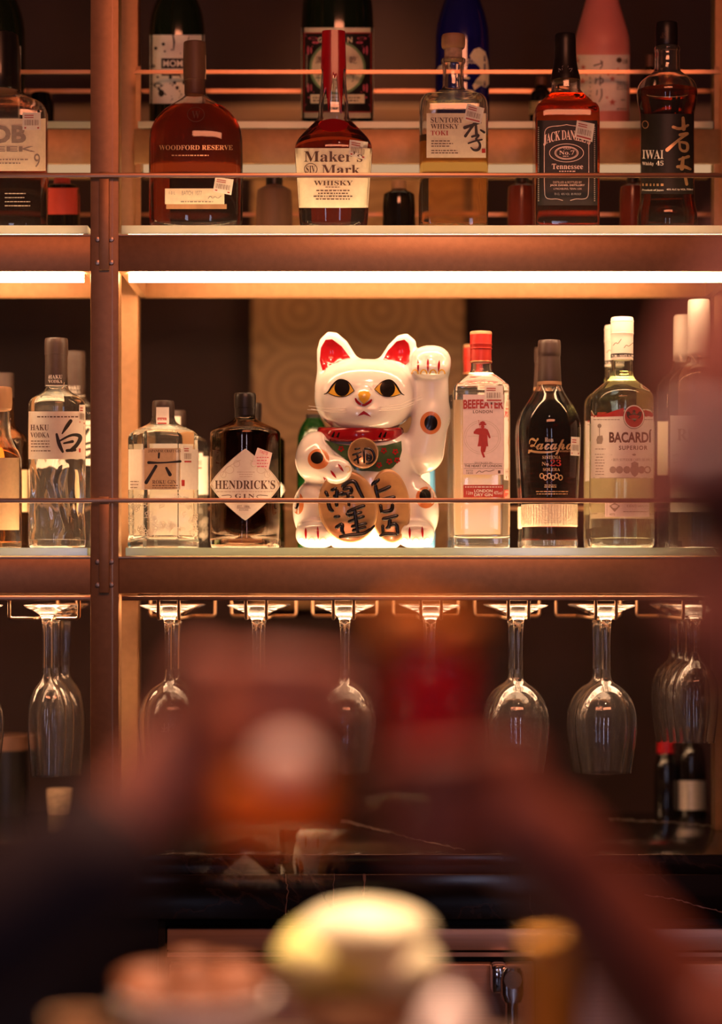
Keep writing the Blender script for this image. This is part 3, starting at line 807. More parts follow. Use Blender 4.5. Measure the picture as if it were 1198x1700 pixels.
# --- rounded bourbon with etched name
b = Bottle('whiskey_bottle', 'round-shouldered amber bourbon flask with wooden stopper and low strip label', 325, DB, ZU,
           [(385, 64), (380, 72), (370, 77), (355, 78), (250, 78), (222, 77), (203, 70), (188, 59), (176, 44), (167, 29), (160, 19), (154, 16), (128, 15)], depth=0.46, e=2.5)
b.glass(level=176, liq='liquid_woodford', wall=4, foot=9)
b.cap([(158, 16), (156, 17), (134, 17), (133, 19), (72, 19), (70, 17)], 'cap_dark_wood', 'stopper', cx=323)
nl = MB()
st = b.ink(b.root, 'ink_gold', lambda d: d.text('WOODFORD RESERVE', 264, 241, 386, 249, 'serif').lines(285, 254, 350, 262, 1, 2, 3), 'etched_name', off=0.0003)
b.ink(b.root, 'ink_brown', lambda d: d.ring(325, 190, 14, 12, 1.2).text('W', 318, 184, 332, 197, 'serif'), 'embossed_seal', off=0.0004)
lb = b.label(wrows(313, 339, 274, 372, 3), 'paper_cream')
b.ink(lb, 'ink_grey', lambda d: d.text('1.0 L', 281, 318, 291, 323).text('BATCH  1077', 302, 317, 335, 324).stroke([(345, 330), (349, 325), (352, 330), (357, 326), (361, 330), (367, 325)], 1.1, 1).lines(300, 333, 370, 337, 1, 2, 2))
b.label(wrows(339, 347, 276, 376, 1), 'cap_wood', 'strip_label')
b.sticker([(357, 294), (387, 298), (383, 324), (353, 318)], True)
tx = MB()
for s0 in (-1, 1): b.ink(b.root, 'paper_tan', lambda d: d.rect(323 + s0 * 14 - 4.5, 92, 323 + s0 * 14 + 3.5, 132, 3, 3), 'stopper_label', off=0.0026)

# --- red wax bourbon
b = Bottle('whiskey_bottle', 'squat bourbon bottle with dripping red wax neck and cream torn-edge label', 553.5, DB, ZU,
           [(385, 50), (378, 55), (365, 57), (330, 59), (290, 62), (258, 65), (244, 64), (233, 60), (220, 48), (208, 36), (199, 27), (191, 25), (176, 25), (150, 22), (125, 20), (90, 19), (54, 18)], e=2.6, depth=0.8)
b.glass(level=205, liq='liquid_maker', wall=3, foot=9)
# wax: a skin over the neck whose lower edge runs down in drips
def wax(b, top, edge, mat, extra=1.0, n=72):
    drips = [(-1.95, 0.22, 74), (-2.35, 0.14, 40), (-1.0, 0.2, 80), (0.6, 0.3, 30), (2.2, 0.3, 45), (-1.45, 0.12, 18)]
    V = []; rows = 22
    def zlow(t):
        y = edge
        for c0, w, l in drips:
            d = (t - c0 + PI) % (2 * PI) - PI; y += l * math.exp(-(d / w) ** 2)
        return WZ(y, b.D) - b.base
    zt = WZ(top, b.D) - b.base
    for j in range(rows + 1):
        for k in range(n):
            t = 2 * PI * k / n - PI; z = zt + (zlow(t) - zt) * j / rows; _, a, bb, e = interp_rows(b.R, z)
            r = shape_r(t, a, bb, e) + extra / b.S * (1.0 if j < rows else -0.2); V.append((r * math.cos(t), r * math.sin(t), z))
    Fs = [(j * n + k, (j + 1) * n + k, (j + 1) * n + (k + 1) % n, j * n + (k + 1) % n) for j in range(rows) for k in range(n)]
    V.append((0, 0, zt + 0.001)); Fs += [(len(V) - 1, k, (k + 1) % n) for k in range(n)]
    return mesh_obj('wax_seal', V, Fs, mat, b.root, sharp=50)
wax(b, 53, 116, 'wax_red', 1.3)
b.ink(b.root, 'wax_red', lambda d: d.ell(553, 208, 24, 11, 24, 0, 6), 'wax_stamp', off=0.0006)
rr = random.Random(2)
rows = []
for k in range(11):
    y = 246 + (345 - 246) * k / 10; hw = 63.5 - 6.5 * (y - 250) / 95
    rows.append((y, 553.5 - hw, 553.5 + hw))
lb = b.label(rows, 'paper_cream', nx=24)
b.ink(lb, 'ink_brown', lambda d: d.text('Maker\u2019s', 505, 251, 601, 269, 'serif').text('Mark', 534, 274, 597, 290, 'serif').text('WHISKY', 521, 300, 585, 308, 'serif')
      .ring(516, 281, 10.5, 9.5, 1.2).text('SIV', 508, 275, 524, 287, 'serif').lines(519, 314, 586, 333, 4, 2, 5, 0.3, True).lines(540, 309.5, 566, 312, 1, 1.3, 3))
b.sticker([(580, 232), (610, 236), (606, 266), (578, 258)], True)
# --- pale square whisky
b = Bottle('whisky_bottle', 'square clear bottle of pale gold whisky with wooden stopper', 752, DB, ZU,
           [(385, 53), (380, 56), (370, 57), (186, 57), (174, 56), (165, 52), (158, 42), (152, 24), (147, 18.5), (140, 17.5), (108, 17.5), (104, 20.5), (98, 20.5), (96, 16)], depth=0.8, e=7)
b.R = [(z, a, bb, e if z < WZ(160, DB) - ZU else 2.0) for z, a, bb, e in b.R]
b.glass(level=230, liq='liquid_toki', wall=4, foot=12, n=64)
b.cap([(100, 15), (79, 15)], 'cork', 'cork'); b.cap([(82, 16), (78, 20), (61, 20), (58, 18)], 'cap_wood', 'stopper')
lb = b.label(wrows(188, 262, 708, 806, 4), 'paper_cream')
b.ink(lb, 'ink_brown', lambda d: d.text('SUNTORY', 715, 195, 768, 204, 'serif').text('WHISKY', 715, 206, 761, 214, 'serif').lines(716, 232, 752, 245, 3, 1.6, 5).lines(716, 248, 762, 256, 2, 1.6, 6, 0.1))
b.ink(lb, 'ink_red', lambda d: d.text('TOKI', 715, 217, 744, 225, 'serif').rect(799, 247, 805, 254, 2, 1), 'red_print')
def toki(d):
    d.brush([(771, 212), (785, 207), (797, 204)], [6, 4, 3]); d.brush([(786, 206), (779, 216), (772, 226)], [5, 4, 5]); d.brush([(789, 205), (790, 222)], [4, 5]); d.brush([(797, 216), (803, 220)], [3, 4])
    d.brush([(783, 227), (796, 223), (789, 231)], [4, 4, 3]); d.brush([(790, 231), (797, 240), (794, 249), (786, 250), (781, 245)], [3, 4, 5, 4, 2]); d.brush([(777, 238), (788, 234), (799, 232)], [3, 3, 3])
b.ink(lb, 'ink_black', toki, 'brush_character')
b.sticker([(775, 172), (803, 180), (797, 206), (769, 199)], True)

# --- square black-label whiskey
b = Bottle('whiskey_bottle', 'square amber whiskey bottle with black label and black screw cap', 939, DB, ZU,
           [(385, 50), (380, 53), (370, 53.5), (192, 53.5), (183, 52), (175, 46), (165, 37), (157, 28), (151, 24), (140, 24), (128, 23), (112, 19), (95, 17), (60, 16)], depth=0.92, e=8)
b.R = [(z, a, bb, 8 if z < WZ(176, DB) - ZU else (2.2 if z > WZ(152, DB) - ZU else 4)) for z, a, bb, e in b.R]
b.glass(level=160, liq='liquid_tennessee', wall=4, foot=9, n=64)
b.cap([(90, 18), (60, 17.5), (57, 16)], 'cap_black', 'cap', cx=938)
b.cap([(134, 25), (128, 24.2), (112, 20.2), (95, 18.2), (86, 17.8)], 'cap_black', 'neck_sleeve', cx=938)
nl = b.label(wrows(112, 122, 926, 950, 2), 'paper_black', 'neck_label', nx=8, off=0.0020); b.ink(nl, 'ink_silver', lambda d: d.text('No.7', 927, 114, 949, 120, 'serif').text('OLD', 933, 109.5, 943, 112.5), off=0.0024)
lb = b.label(wrows(200, 341, 892, 991, 4), 'paper_black')
def jd(d):
    d.text('JACK DANIEL\u2019S', 902, 216, 979, 234, 'serif', 0.0, 0.9, arc=9)
    d.ring(940, 254, 28, 15, 1.0).ring(940, 254, 19, 10.5, 1.2).ring(940, 254, 17, 9, 0.6)
    d.text('No.7', 928, 250, 953, 257, 'serif').text('OLD', 935, 244, 947, 248).lines(934, 258, 947, 261, 1, 1.3, 2)
    d.text('Tennessee', 916, 272, 967, 281, 'serif').lines(928, 283, 956, 286, 1, 1.8, 4)
    d.text('WHISKEY', 918, 290, 960, 295, 'serif').text('DISTILLED & BOTTLED BY', 918, 301, 965, 304.5).text('JACK DANIEL DISTILLERY', 913, 306, 970, 310, 'sansb').text('LYNCHBURG, TENN. USA', 919, 312, 965, 315.5).text('70 CL  40% VOL  80 PROOF', 920, 320.5, 964, 324)
    for s in (-1, 1):
        d.stroke([(940, 207), (940 + s * 10, 209), (940 + s * 26, 210), (940 + s * 34, 214), (940 + s * 36.5, 222), (940 + s * 36.5, 320), (940 + s * 34, 329), (940 + s * 26, 331), (940 + s * 16, 330), (940 + s * 6, 333)], 1.0, 2)
        d.lines(940 + s * 46 - 1, 210, 940 + s * 46 + 1, 335, 38, 1.6, 3, 0.0)
b.ink(lb, 'ink_silver', jd)
b.sticker([(957, 200), (986, 206), (982, 236), (953, 228)], True)

# --- slim-waisted Japanese whisky
b = Bottle('whisky_bottle', 'round whisky bottle with bulging shoulders and black label at upper right', 1107, DB, ZU,
           [(385, 46), (380, 49), (368, 50), (354, 49.5), (340, 46), (326, 44.5), (200, 44.5), (186, 45), (174, 48), (162, 50), (150, 50), (139, 46.5), (130, 38), (122, 25), (115, 20.5), (100, 21), (86, 20), (83, 22), (79, 21), (76, 17.5), (60, 17)])
b.glass(level=150, liq='liquid_iwai', wall=3.5, foot=12)
b.cap([(78, 18), (76, 18.6), (42, 18.6), (38, 17)], 'cap_black', 'cap', cx=1106)
cl = b.root.children[-1]
b.ink(b.root, 'ink_brown', lambda d: d.text('MARS', 1088, 54, 1106, 64, 'serif'), 'cap_print', off=0.0018)
lb = b.label(wrows(189, 322, 1064, 1150, 8), 'paper_black', nx=20)
def iwai(d):
    d.text('IWAI', 1066, 249, 1101, 264, 'serif').text('Whisky', 1066, 269, 1085, 276, 'serif').text('45', 1089, 267, 1101, 275, 'serif')
    d.text('Product of Japan', 1066, 314, 1101, 318, 'sansb').text('45% ALC by VOL 750ml', 1106, 313, 1149, 317, 'sansb')
b.ink(lb, 'ink_white', iwai)
def iwai2(d):
    d.brush([(1133, 196), (1134, 214)], [5, 7]); d.brush([(1117, 211), (1128, 215), (1141, 208)], [5, 5, 4]); d.brush([(1140, 222), (1126, 232), (1107, 249)], [5, 4, 6])
    d.brush([(1128, 224), (1138, 222)], [5, 5]); d.brush([(1127, 236), (1128, 250), (1140, 252), (1141, 238), (1130, 236)], [4, 4, 5, 5, 4]); d.brush([(1127, 265), (1142, 260)], [4, 5])
    d.brush([(1133, 262), (1131, 280)], [5, 7]); d.brush([(1124, 277), (1134, 276), (1145, 281)], [5, 6, 4]); d.brush([(1126, 292), (1136, 289)], [4, 5]); d.brush([(1137, 296), (1139, 306)], [5, 5])
    d.lines(1066, 303, 1101, 311, 1, 4, 4, 0).ring(1071, 207, 5, 6, 1.5)
b.ink(lb, 'ink_gold', iwai2, 'brush_character')
b.ink(b.root, 'ink_gold', lambda d: d.ring(1107, 157, 34, 4, 0.7, 24, 0.1, PI - 0.1), 'embossed_line', off=0.0003)

# ================================================================== raised rear shelf
DTB = 3.975
def tall(name, label, cx, rows, mat, D=DTB, base=ZT):
    b = Bottle(name, label, cx, D, base, rows); b.solid(mat); return b
b = tall('wine_bottle', 'dark green wine bottle with black white-edged label at the far upper left', -8, [(215, 50), (60, 50), (38, 48), (15, 42), (-20, 28), (-50, 18), (-70, 15), (-150, 15)], 'dark_green_glass')
lb = b.label(wrows(77, 200, -50, 34), 'ink_white', off=0.0004); b.ink(lb, 'paper_black', lambda d: d.rows(wrows(80, 197, -48, 31.5), 12), 'label_panel')
b = tall('gin_bottle', 'dark gin bottle with ink-splattered white label behind the round bourbon flask', 294, [(215, 46), (60, 46), (38, 45), (18, 41), (0, 34), (-25, 22), (-45, 16), (-110, 15)], 'dark_green_glass')
lb = b.label(wrows(58, 172, 249, 339), 'paper', nx=16)
def mom(d):
    d.rect(268, 97, 312, 114, 6, 2)
    r = random.Random(11)
    for k in range(46):
        x = r.uniform(250, 338); y = 60 + 110 * r.random() ** 0.6; s = r.choice((0.8, 1.2, 1.8, 2.8)); d.ell(x, y, s, s * r.uniform(0.8, 1.4), 8)
    d.stroke([(287, 58), (289, 70), (288, 84)], [2, 3, 1.5]).stroke([(313, 60), (311, 84)], 1.2).stroke([(252, 138), (264, 148), (276, 158)], [1, 4, 2]).stroke([(285, 140), (302, 158)], 1.4)
    d.ell(262, 142, 7, 4, 10).ell(268, 155, 5, 6, 10).ell(254, 110, 4, 3, 10).rect(268, 122, 300, 126, 4, 1)
b.ink(lb, 'ink_black', mom); b.ink(lb, 'ink_white', lambda d: d.text('MOM', 271, 100, 303, 111, 'sansb'), 'name_print', off=0.0012)
# big sake bottle
b = tall('sake_bottle', 'large dark green sake bottle with red and black octagonal label', 560, [(215, 59), (205, 60), (48, 60), (22, 59), (0, 57), (-30, 49), (-65, 33), (-95, 21), (-120, 18), (-230, 17)], 'dark_green_glass')
lb = b.label(wrows(46, 196, 500.5, 619.5, 8), 'paper_cream', nx=22)
pan = b.ink(lb, 'ink_red', lambda d: d.rows(wrows(54, 187, 504, 616, 8), 18), 'label_panel', off=0.0007)
b.ink(lb, 'paper_black', lambda d: d.rows(wrows(56, 185, 506, 614, 8), 18), 'label_panel', off=0.0010)
def sake(d, s):
    for x, y, rx, ry in ((40, 64, 8, 2.4), (36, 71, 6, 2), (48, 84, 1.8, 8), (43, 84, 1.5, 6), (48, 146, 1.8, 8), (43, 146, 1.5, 6), (42, 162, 7, 2)): d.ell(560 + s * x, y, rx, ry, 10)
    d.stroke([(560 + s * 53, 58), (560 + s * 40, 78)], 1.0).stroke([(560 + s * 53, 176), (560 + s * 38, 152)], 1.0).stroke([(560 + s * 53, 58), (560 + s, 53)], 0.8).stroke([(560 + s * 53, 176), (560 + s, 178)], 0.8)
for s_ in (-1, 1): b.ink(lb, 'ink_pink', lambda d: sake(d, s_), 'red_ornament', off=0.0013)
b.ink(lb, 'ink_green', lambda d: d.ell(560, 113, 46, 45, 40, 0, 8), 'green_ring', off=0.0012)
b.ink(lb, 'paper_cream', lambda d: d.ell(560, 113, 42, 41, 40, 0, 8).rect(516, 157, 604, 172, 12, 2), 'cream_disc', off=0.0015)
b.ink(lb, 'ink_brown', lambda d: d.text('\u6e80', 524, 94, 536, 106).text('\u4e7e', 579, 94, 591, 106).text('\u7b26', 550, 120, 565, 148).text('\u5343', 524, 124, 534, 136).text('\u4e01', 580, 124, 590, 136).lines(520, 160, 600, 170, 2, 2, 4, 0.1), off=0.0018)
b.ink(lb, 'paper_cream', lambda d: d.text('G', 528, 62, 535, 71, 'sansb').text('N', 576, 62, 584, 71, 'sansb').lines(509, 90, 511, 145, 22, 1.2, 3, 0.0), 'white_print', off=0.0014)
b = tall('spirit_bottle', 'cobalt blue bottle with cream cloud shapes behind the pale square whisky', 767, [(215, 45), (75, 45), (52, 44), (30, 40), (8, 33), (-20, 22), (-45, 15), (-120, 14)], 'cobalt_glass')
def blue(d):
    d.poly([(779, 93), (786, 82), (795, 79), (805, 86), (809, 100), (811, 118), (811, 140), (806, 146), (798, 142), (792, 146), (787, 150), (784, 142), (790, 132), (798, 124), (796, 112), (788, 104), (784, 100)], 8)
    d.poly([(725, 116), (729, 109), (735, 108), (742, 112), (744, 118), (735, 120)], 8); d.ell(775, 130, 5, 2.2, 12)
    d.poly([(770, 148), (784, 150), (795, 158), (788, 166), (776, 160)], 8)
lb = b.ink(b.root, 'paper_cream', blue, 'cloud_print', off=0.0004)
b.ink(lb, 'ink_white', lambda d: d.text('nston', 769, 96, 796, 106).text('gold', 769, 107, 776, 111), off=0.0008)
# frosted pink sake
b = tall('sake_bottle', 'frosted pink sake bottle with blossom-printed label', 999, [(215, 45), (110, 46), (85, 46), (66, 45), (48, 41), (25, 34), (0, 27), (-20, 21), (-40, 17), (-60, 16), (-110, 15)], 'pink_frost')
lb = b.label(wrows(91, 184, 954, 1044), 'paper_blush', nx=18)
def sayuri(d):
    d.brush([(986, 109), (997, 106), (1000, 103)], [2.4, 2, 2]); d.brush([(997, 101), (1000, 108), (996, 114)], [2, 2, 2]); d.brush([(989, 117), (994, 121), (1000, 120)], [1.5, 2, 1.5])
    d.brush([(989, 130), (988, 139)], [1.8, 1.8]); d.brush([(989, 134), (996, 129), (1001, 132), (1000, 138), (994, 139)], [1.2, 1.6, 2, 2, 1.4]); d.brush([(996, 126), (996, 142)], [1.8, 1.6])
    d.brush([(991, 150), (990, 158)], [1.8, 1.6]); d.brush([(998, 148), (999, 160), (994, 169)], [2, 2.2, 1.2])
    d.ell(1027, 100, 4.5, 4.5, 14).text('\u767d\u9db4', 1033, 98, 1041, 106)
    for k, ch in enumerate('SAYURI'): d.text(ch, 977.5, 128 + k * 7.3, 981.5, 132 + k * 7.3)
    d.lines(1023, 122, 1040, 126, 1, 1.2, 2).lines(1023, 135, 1043, 150, 4, 1.2, 3, 0.5).lines(1030, 164, 1040, 168, 1, 1.4, 2).lines(1023, 178, 1042, 184, 1, 1.2, 5)
b.ink(lb, 'ink_brown', sayuri)
def star(d, x, y, r, n=5, a0=-PI / 2):
    d.poly([(x + (r if k % 2 == 0 else r * 0.42) * math.cos(a0 + PI * k / n), y + (r if k % 2 == 0 else r * 0.42) * math.sin(a0 + PI * k / n)) for k in range(2 * n)])
b.ink(lb, 'ink_blossom', lambda d: [star(d, x, y, r) for x, y, r in ((958, 100, 6), (968, 112, 5), (973, 124, 2.6), (967, 135, 6), (970, 165, 3), (1016, 131, 5.5), (1009, 124, 3), (1007, 162, 3), (1016, 170, 6.5), (1025, 114, 2.4))], 'blossom')
def small(label, cx, top, hw, mat, capm, D=4.0, base=ZT, y0=215, lab=None, name='spirit_bottle', shoulder=0.35):
    h = y0 - top
    b = Bottle(name, label, cx, D, base, [(y0, hw), (y0 - h * 0.02, hw), (y0 - h * (1 - shoulder), hw), (y0 - h * (1 - shoulder * 0.8), hw * 0.8), (y0 - h * (1 - shoulder * 0.62), hw * 0.42), (top + h * 0.05, hw * 0.4)])
    b.solid(mat); b.cap([(top + h * 0.16, hw * 0.46), (top + 1, hw * 0.46), (top, hw * 0.4)], capm)
    if lab: b.label(wrows(lab[0], lab[1], cx - hw * 0.98, cx + hw * 0.98, 3), lab[2], nx=12)
    return b
b = small('small dark bottle behind the square black-label whiskey', 898, 128, 20, 'black_glass', 'cap_dark_wood', D=4.012, lab=(168, 190, 'ink_gold'))
small('small dark bottle half hidden behind the slim-waisted whisky', 1078, 92, 15, 'dark_green_glass', 'cap_dark_wood', D=4.012)
b = Bottle('whiskey_bottle', 'short dark bottle with tan cap top beside the left bourbon flask', 68, 4.01, ZT, [(215, 22), (172, 22), (164, 18), (157, 17), (155, 15)]); b.solid('black_glass'); b.cap([(158, 14), (155, 14), (153.5, 12)], 'cap_wood')
pmat('dark_red_glass', (0.12, 0.018, 0.012), 0.2, coat=0.3, noise=0.2, nscale=20)
# on the main top shelf, under the raised shelf, out of focus
ZUB = 421
small('dark bottle with red label in shadow beside the left bourbon flask', 103, 296, 30, 'black_glass', 'paper_red', D=3.93, base=ZU, y0=424, lab=(312, 356, 'paper_red'), shoulder=0.12)
small('brown bottle in shadow left of the red wax bourbon', 455, 292, 30, 'cap_dark_wood', 'cap_black', D=3.93, base=ZU, y0=424, shoulder=0.2)
small('dark bottle in shadow between red wax bourbon and pale whisky', 662, 300, 27, 'black_glass', 'cap_wood', D=3.93, base=ZU, y0=424, shoulder=0.2)
small('reddish bottle in shadow left of the square black-label whiskey', 866, 292, 24, 'dark_red_glass', 'cap_black', D=3.93, base=ZU, y0=424, shoulder=0.15)
small('reddish bottle in shadow left of the slim-waisted whisky', 1050, 292, 22, 'dark_red_glass', 'cap_black', D=3.93, base=ZU, y0=424, shoulder=0.15)

# ================================================================== bottles on the lower shelf
G2 = {}
# --- vodka with wavy facets
b = Bottle('vodka_bottle', 'tall clear vodka bottle with brush-character label left of the post, front one', 94.5, DB, ZL,
           [(912, 43), (907, 47), (898, 47.5), (677, 47.5), (668, 46.5), (661, 41), (654, 29), (648, 20), (640, 18), (600, 17.5), (565, 17)])
zlo, zhi = WZ(888, DB) - ZL, WZ(765, DB) - ZL
def ripple(t, z):
    w = max(0.0, min(1.0, (z - zlo) / 0.012)) * max(0.0, min(1.0, (zhi - z) / 0.012))
    return 1 - w * 0.035 * (0.5 + 0.5 * math.sin(11 * t + 26 * z + 1.3 * math.sin(60 * z + 3 * t)))
rz = []
for r0, r1 in zip(b.R[:-1], b.R[1:]):
    m = max(1, int((r1[0] - r0[0]) / 0.004)); rz += [tuple(np.array(r0) * (1 - k / m) + np.array(r1) * k / m) for k in range(m)]
b.R = rz + [b.R[-1]]
b.glass(level=661, liq='liquid_clear', wall=3.0, foot=14, ripple=ripple, n=88)
b.cap([(642, 19), (590, 18.6), (589, 19.4), (565, 19.4), (562, 18)], 'cap_smoke', 'cap', cx=93.5)
b.ink(b.root, 'ink_white', lambda d: d.text('HAKU', 81, 622.5, 103, 629, 'serif').text('VODKA', 81, 630.5, 103, 636, 'serif').rect(77, 639.5, 111, 640.6, 8, 1), 'cap_print', off=0.0014)
lb = b.label(wrows(683, 762, 47.8, 141.2), 'paper', nx=20)
b.ink(lb, 'ink_brown', lambda d: d.text('HAKU', 51, 705, 81, 714.5, 'serif').text('VODKA', 51, 718, 82, 726.5, 'serif').lines(52, 730, 84, 744, 3, 1.5, 3).lines(52, 746, 86, 751, 1, 1.5, 4).lines(62, 690, 132, 694, 1, 2.0, 6, 0.0))
def haku(d):
    d.brush([(117, 699), (110, 709), (103, 720)], [6, 6.5, 2]); d.brush([(94, 721), (98, 738), (104, 750)], [4, 7, 4]); d.brush([(99, 732), (117, 722), (130, 722), (134, 727), (128, 738), (119, 747)], [3, 4, 6, 7, 6, 7])
    d.brush([(106, 736), (120, 733)], [3, 5]); d.brush([(111, 748), (124, 747)], [5, 5])
b.ink(lb, 'ink_black', haku, 'brush_character')
b.ink(lb, 'ink_red', lambda d: d.rect(130.5, 744.5, 133.5, 751, 1, 1), 'red_seal')
b.sticker([(131, 672), (141, 672), (141, 708), (130, 704)], True)
b.back_label(66, 690, 123, 760)
G2['vodka'] = b.root
# --- hexagonal gin
HX = -1.0
b = Bottle('gin_bottle', 'hexagonal clear gin bottle with cut floral base, front one', 271, DB, ZL,
           [(912, 57, 0, HX), (908, 59, 0, HX), (899, 59, 0, HX), (893, 58, 0, HX), (889, 57, 0, HX), (880, 58, 0, HX), (735, 58.5, 0, HX), (727, 58.5, 0, HX), (720, 56, 0, -0.9), (714, 48, 0, -0.6), (709, 36, 0, -0.3), (704, 25, 0, -0.1), (699, 20, 0, 0), (690, 18, 0, 0), (672, 17, 0, 0)])
b.R = [(z, a, a, -1e-6 if e > -0.02 else e) for z, a, bb, e in b.R]
b.glass(level=716, liq='liquid_clear', wall=3.2, foot=14, n=60)
b.cap([(705, 17.5), (697, 17.5), (695, 18.6), (668, 18.4), (665.5, 16.5)], 'cap_smoke', 'cap')
nl = Draw(b.P, 0.0016).rows(wrows(676, 704, 260, 280, 4), 6).obj('neck_label', 'paper', b.root)
b.ink(nl, 'ink_red', lambda d: d.rect(262, 693.5, 276, 704, 4, 2), 'red_seal', off=0.0020); b.ink(nl, 'ink_white', lambda d: d.text('ROKU', 263.5, 695, 275, 699, 'serif').text('GIN', 264.5, 700, 273, 703, 'serif'), off=0.0023)
lb = b.label(wrows(746, 813, 213.5, 328.5, 4), 'paper', nx=24)
pn = b.ink(lb, 'paper_tan', lambda d: d.rect(240, 744, 299, 812, 8, 4), 'tan_panel', off=0.0007)
b.ink(lb, 'ink_brown', lambda d: d.text('ROKU GIN', 253, 797, 292, 803.5, 'serif').lines(253, 804.5, 296, 808, 1, 1.5, 3, 0).lines(253, 809, 296, 811, 1, 1.2, 4, 0).text('JAPANESE CRAFT GIN', 246, 746.5, 300, 751.5, 'serif').lines(217, 797, 233, 812, 3, 1.2, 5), off=0.0010)
def roku(d):
    d.brush([(264, 753), (263.5, 760)], [3.5, 3]); d.brush([(247, 768), (270, 768.5), (299, 766)], [5, 2, 4]); d.brush([(259, 774), (252, 786), (243, 801)], [5, 5, 6]); d.brush([(276, 777), (282, 788)], [4, 6])
b.ink(lb, 'ink_black', roku, 'brush_character', off=0.0010)
b.ink(lb, 'ink_red', lambda d: d.rect(301, 797, 306, 807, 1, 1), 'red_seal', off=0.0010)
b.sticker([(303, 740), (319, 740), (318, 770), (304, 770)], True)
# cut floral relief around the foot of the bottle
rr = random.Random(5); edgemat('frosted_cut', (0.80, 0.70, 0.60))
fd = Draw(b.P, 0.0005)
for k in range(46):
    x, y, r0 = rr.uniform(217, 325), rr.uniform(821, 888), rr.uniform(3.5, 7.5); a0 = rr.random() * PI
    for q in range(5):
        a = a0 + 2 * PI * q / 5; fd.ring(x + r0 * 0.6 * math.cos(a), y + r0 * 0.6 * math.sin(a), r0 * 0.38, r0 * 0.38, 0.9, 8)
    fd.stroke([(x + r0 * math.cos(a0), y + r0 * math.sin(a0)), (x + r0 * 1.7 * math.cos(a0 + 0.4), y + r0 * 1.7 * math.sin(a0 + 0.4))], [1.2, 0.4])
o = fd.obj('floral_relief', 'frosted_cut', b.root); o['kind'] = 'stuff'
b.back_label(246, 735, 296, 890)
G2['hexgin'] = b.root
# --- apothecary gin
b = Bottle('gin_bottle', 'black apothecary gin bottle with diamond label, front one', 407, DB, ZL,
           [(912, 53), (908, 58), (901, 59.5), (895, 58.5), (724, 58.5), (718, 58), (713, 54), (706, 38), (700, 25), (696, 18.5), (690, 16), (660, 15)])
b.glass('warm_glass', level=713, liq='black_liquid', wall=8, foot=15)
b.cap([(695, 16), (693, 17), (678, 17), (677, 18), (656, 18.4), (653, 17)], 'cap_black', 'stopper', cx=406.5)
rows = []
for k in range(25):
    t = -1 + 2 * k / 24; y = 804.5 + 59.5 * t; hw = 58.2 * (1 - abs(t) ** 1.25) ** 0.92 if abs(t) < 1 else 0.3
    rows.append((y, 407 - max(hw, 0.3), 407 + max(hw, 0.3)))
lb = b.label(rows, 'paper', nx=24)
def hend(d):
    d.text('HENDRICK\u2019S', 357, 797.5, 456, 812, 'serif').text('GIN', 390, 820, 422, 827, 'serif', 0, 1.3)
    d.stroke([(368, 823), (382, 821.5), (385, 825), (382, 826)], 1.1, 1).stroke([(444, 823), (428, 821.5), (425, 825), (428, 826)], 1.1, 1)
    d.text('EST. 1886', 394, 839, 414, 842.5).text('SCOTLAND', 397, 845, 412, 848).rect(393, 843.3, 416, 843.9, 2, 1)
b.ink(lb, 'ink_brown', hend)
def hend2(d):
    for s in (-1, 1):
        d.stroke([(407 + s * 8, 764), (407 + s * 18, 769), (407 + s * 34, 779), (407 + s * 38, 790)], 0.7, 2); d.ring(407 + s * 26, 780, 7, 6, 0.6).ring(407 + s * 36, 788, 4.5, 5, 0.6).ring(407 + s * 14, 770, 5, 5, 0.6)
    d.lines(392, 782, 424, 793, 3, 1.0, 4, 0.4, True).lines(360, 814.5, 454, 818, 1, 1.3, 5, 0)
    e = [(407 + s * 0.955 * h, y) for y, _, h2 in rows for s, h in ((1, h2 - 407),)]
    d.stroke([(407 + (x - 407), y) for x, y in e if y > 748 and y < 861], 0.7); d.stroke([(407 - (x - 407), y) for x, y in e if y > 748 and y < 861], 0.7)
b.ink(lb, 'ink_faint', hend2, 'ornament')
st = b.sticker([(427, 743), (451, 752), (445, 780), (418, 771)], False, 'paper_pink')
b.ink(st, 'ink_pink', lambda d: d.text('TASTE', 430, 749, 444, 754, 'sansb', rot=0.32).lines(426, 757, 446, 777, 4, 1.6, 4, 0.2), 'price_print', off=0.0014)
G2['apoth'] = b.root
# --- square London gin
b = Bottle('gin_bottle', 'tall square clear gin bottle with red cap and red lettering, front one', 798.5, DB, ZL,
           [(912, 44), (908, 46.5), (895, 46.8), (890, 45.5), (885, 46.6), (652, 46.8), (643, 46), (636, 41), (628, 31), (621, 21), (616, 17.8), (604, 17), (560, 16)], depth=0.86, e=8)
b.R = [(z, a, bb, 8 if z < WZ(640, DB) - ZL else (2.2 if z > WZ(622, DB) - ZL else 4)) for z, a, bb, e in b.R]
b.glass(level=620, liq='liquid_clear', wall=3.2, foot=16, n=64)
cp = b.cap([(603, 17.6), (576, 17.6), (575, 18.2), (553, 18.2)], 'cap_red', 'cap', cx=798); b.cap([(556, 18.5), (552.5, 18.5), (550.5, 17)], 'cap_wood', 'cap_top', cx=798)
for yy in (572, 579, 601): b.cap([(yy + 1, 18.6), (yy, 18.8), (yy - 1, 18.6)], 'ink_gold' if yy == 601 else 'cap_red', 'cap_ring', cx=798)
lb = b.label(wrows(655, 788, 768.5, 835.5, 4), 'paper_pink')
b.ink(lb, 'ink_red', lambda d: d.text('BEEFEATER', 769, 663, 835, 678, 'sansb', 0.012, arc=1.0))
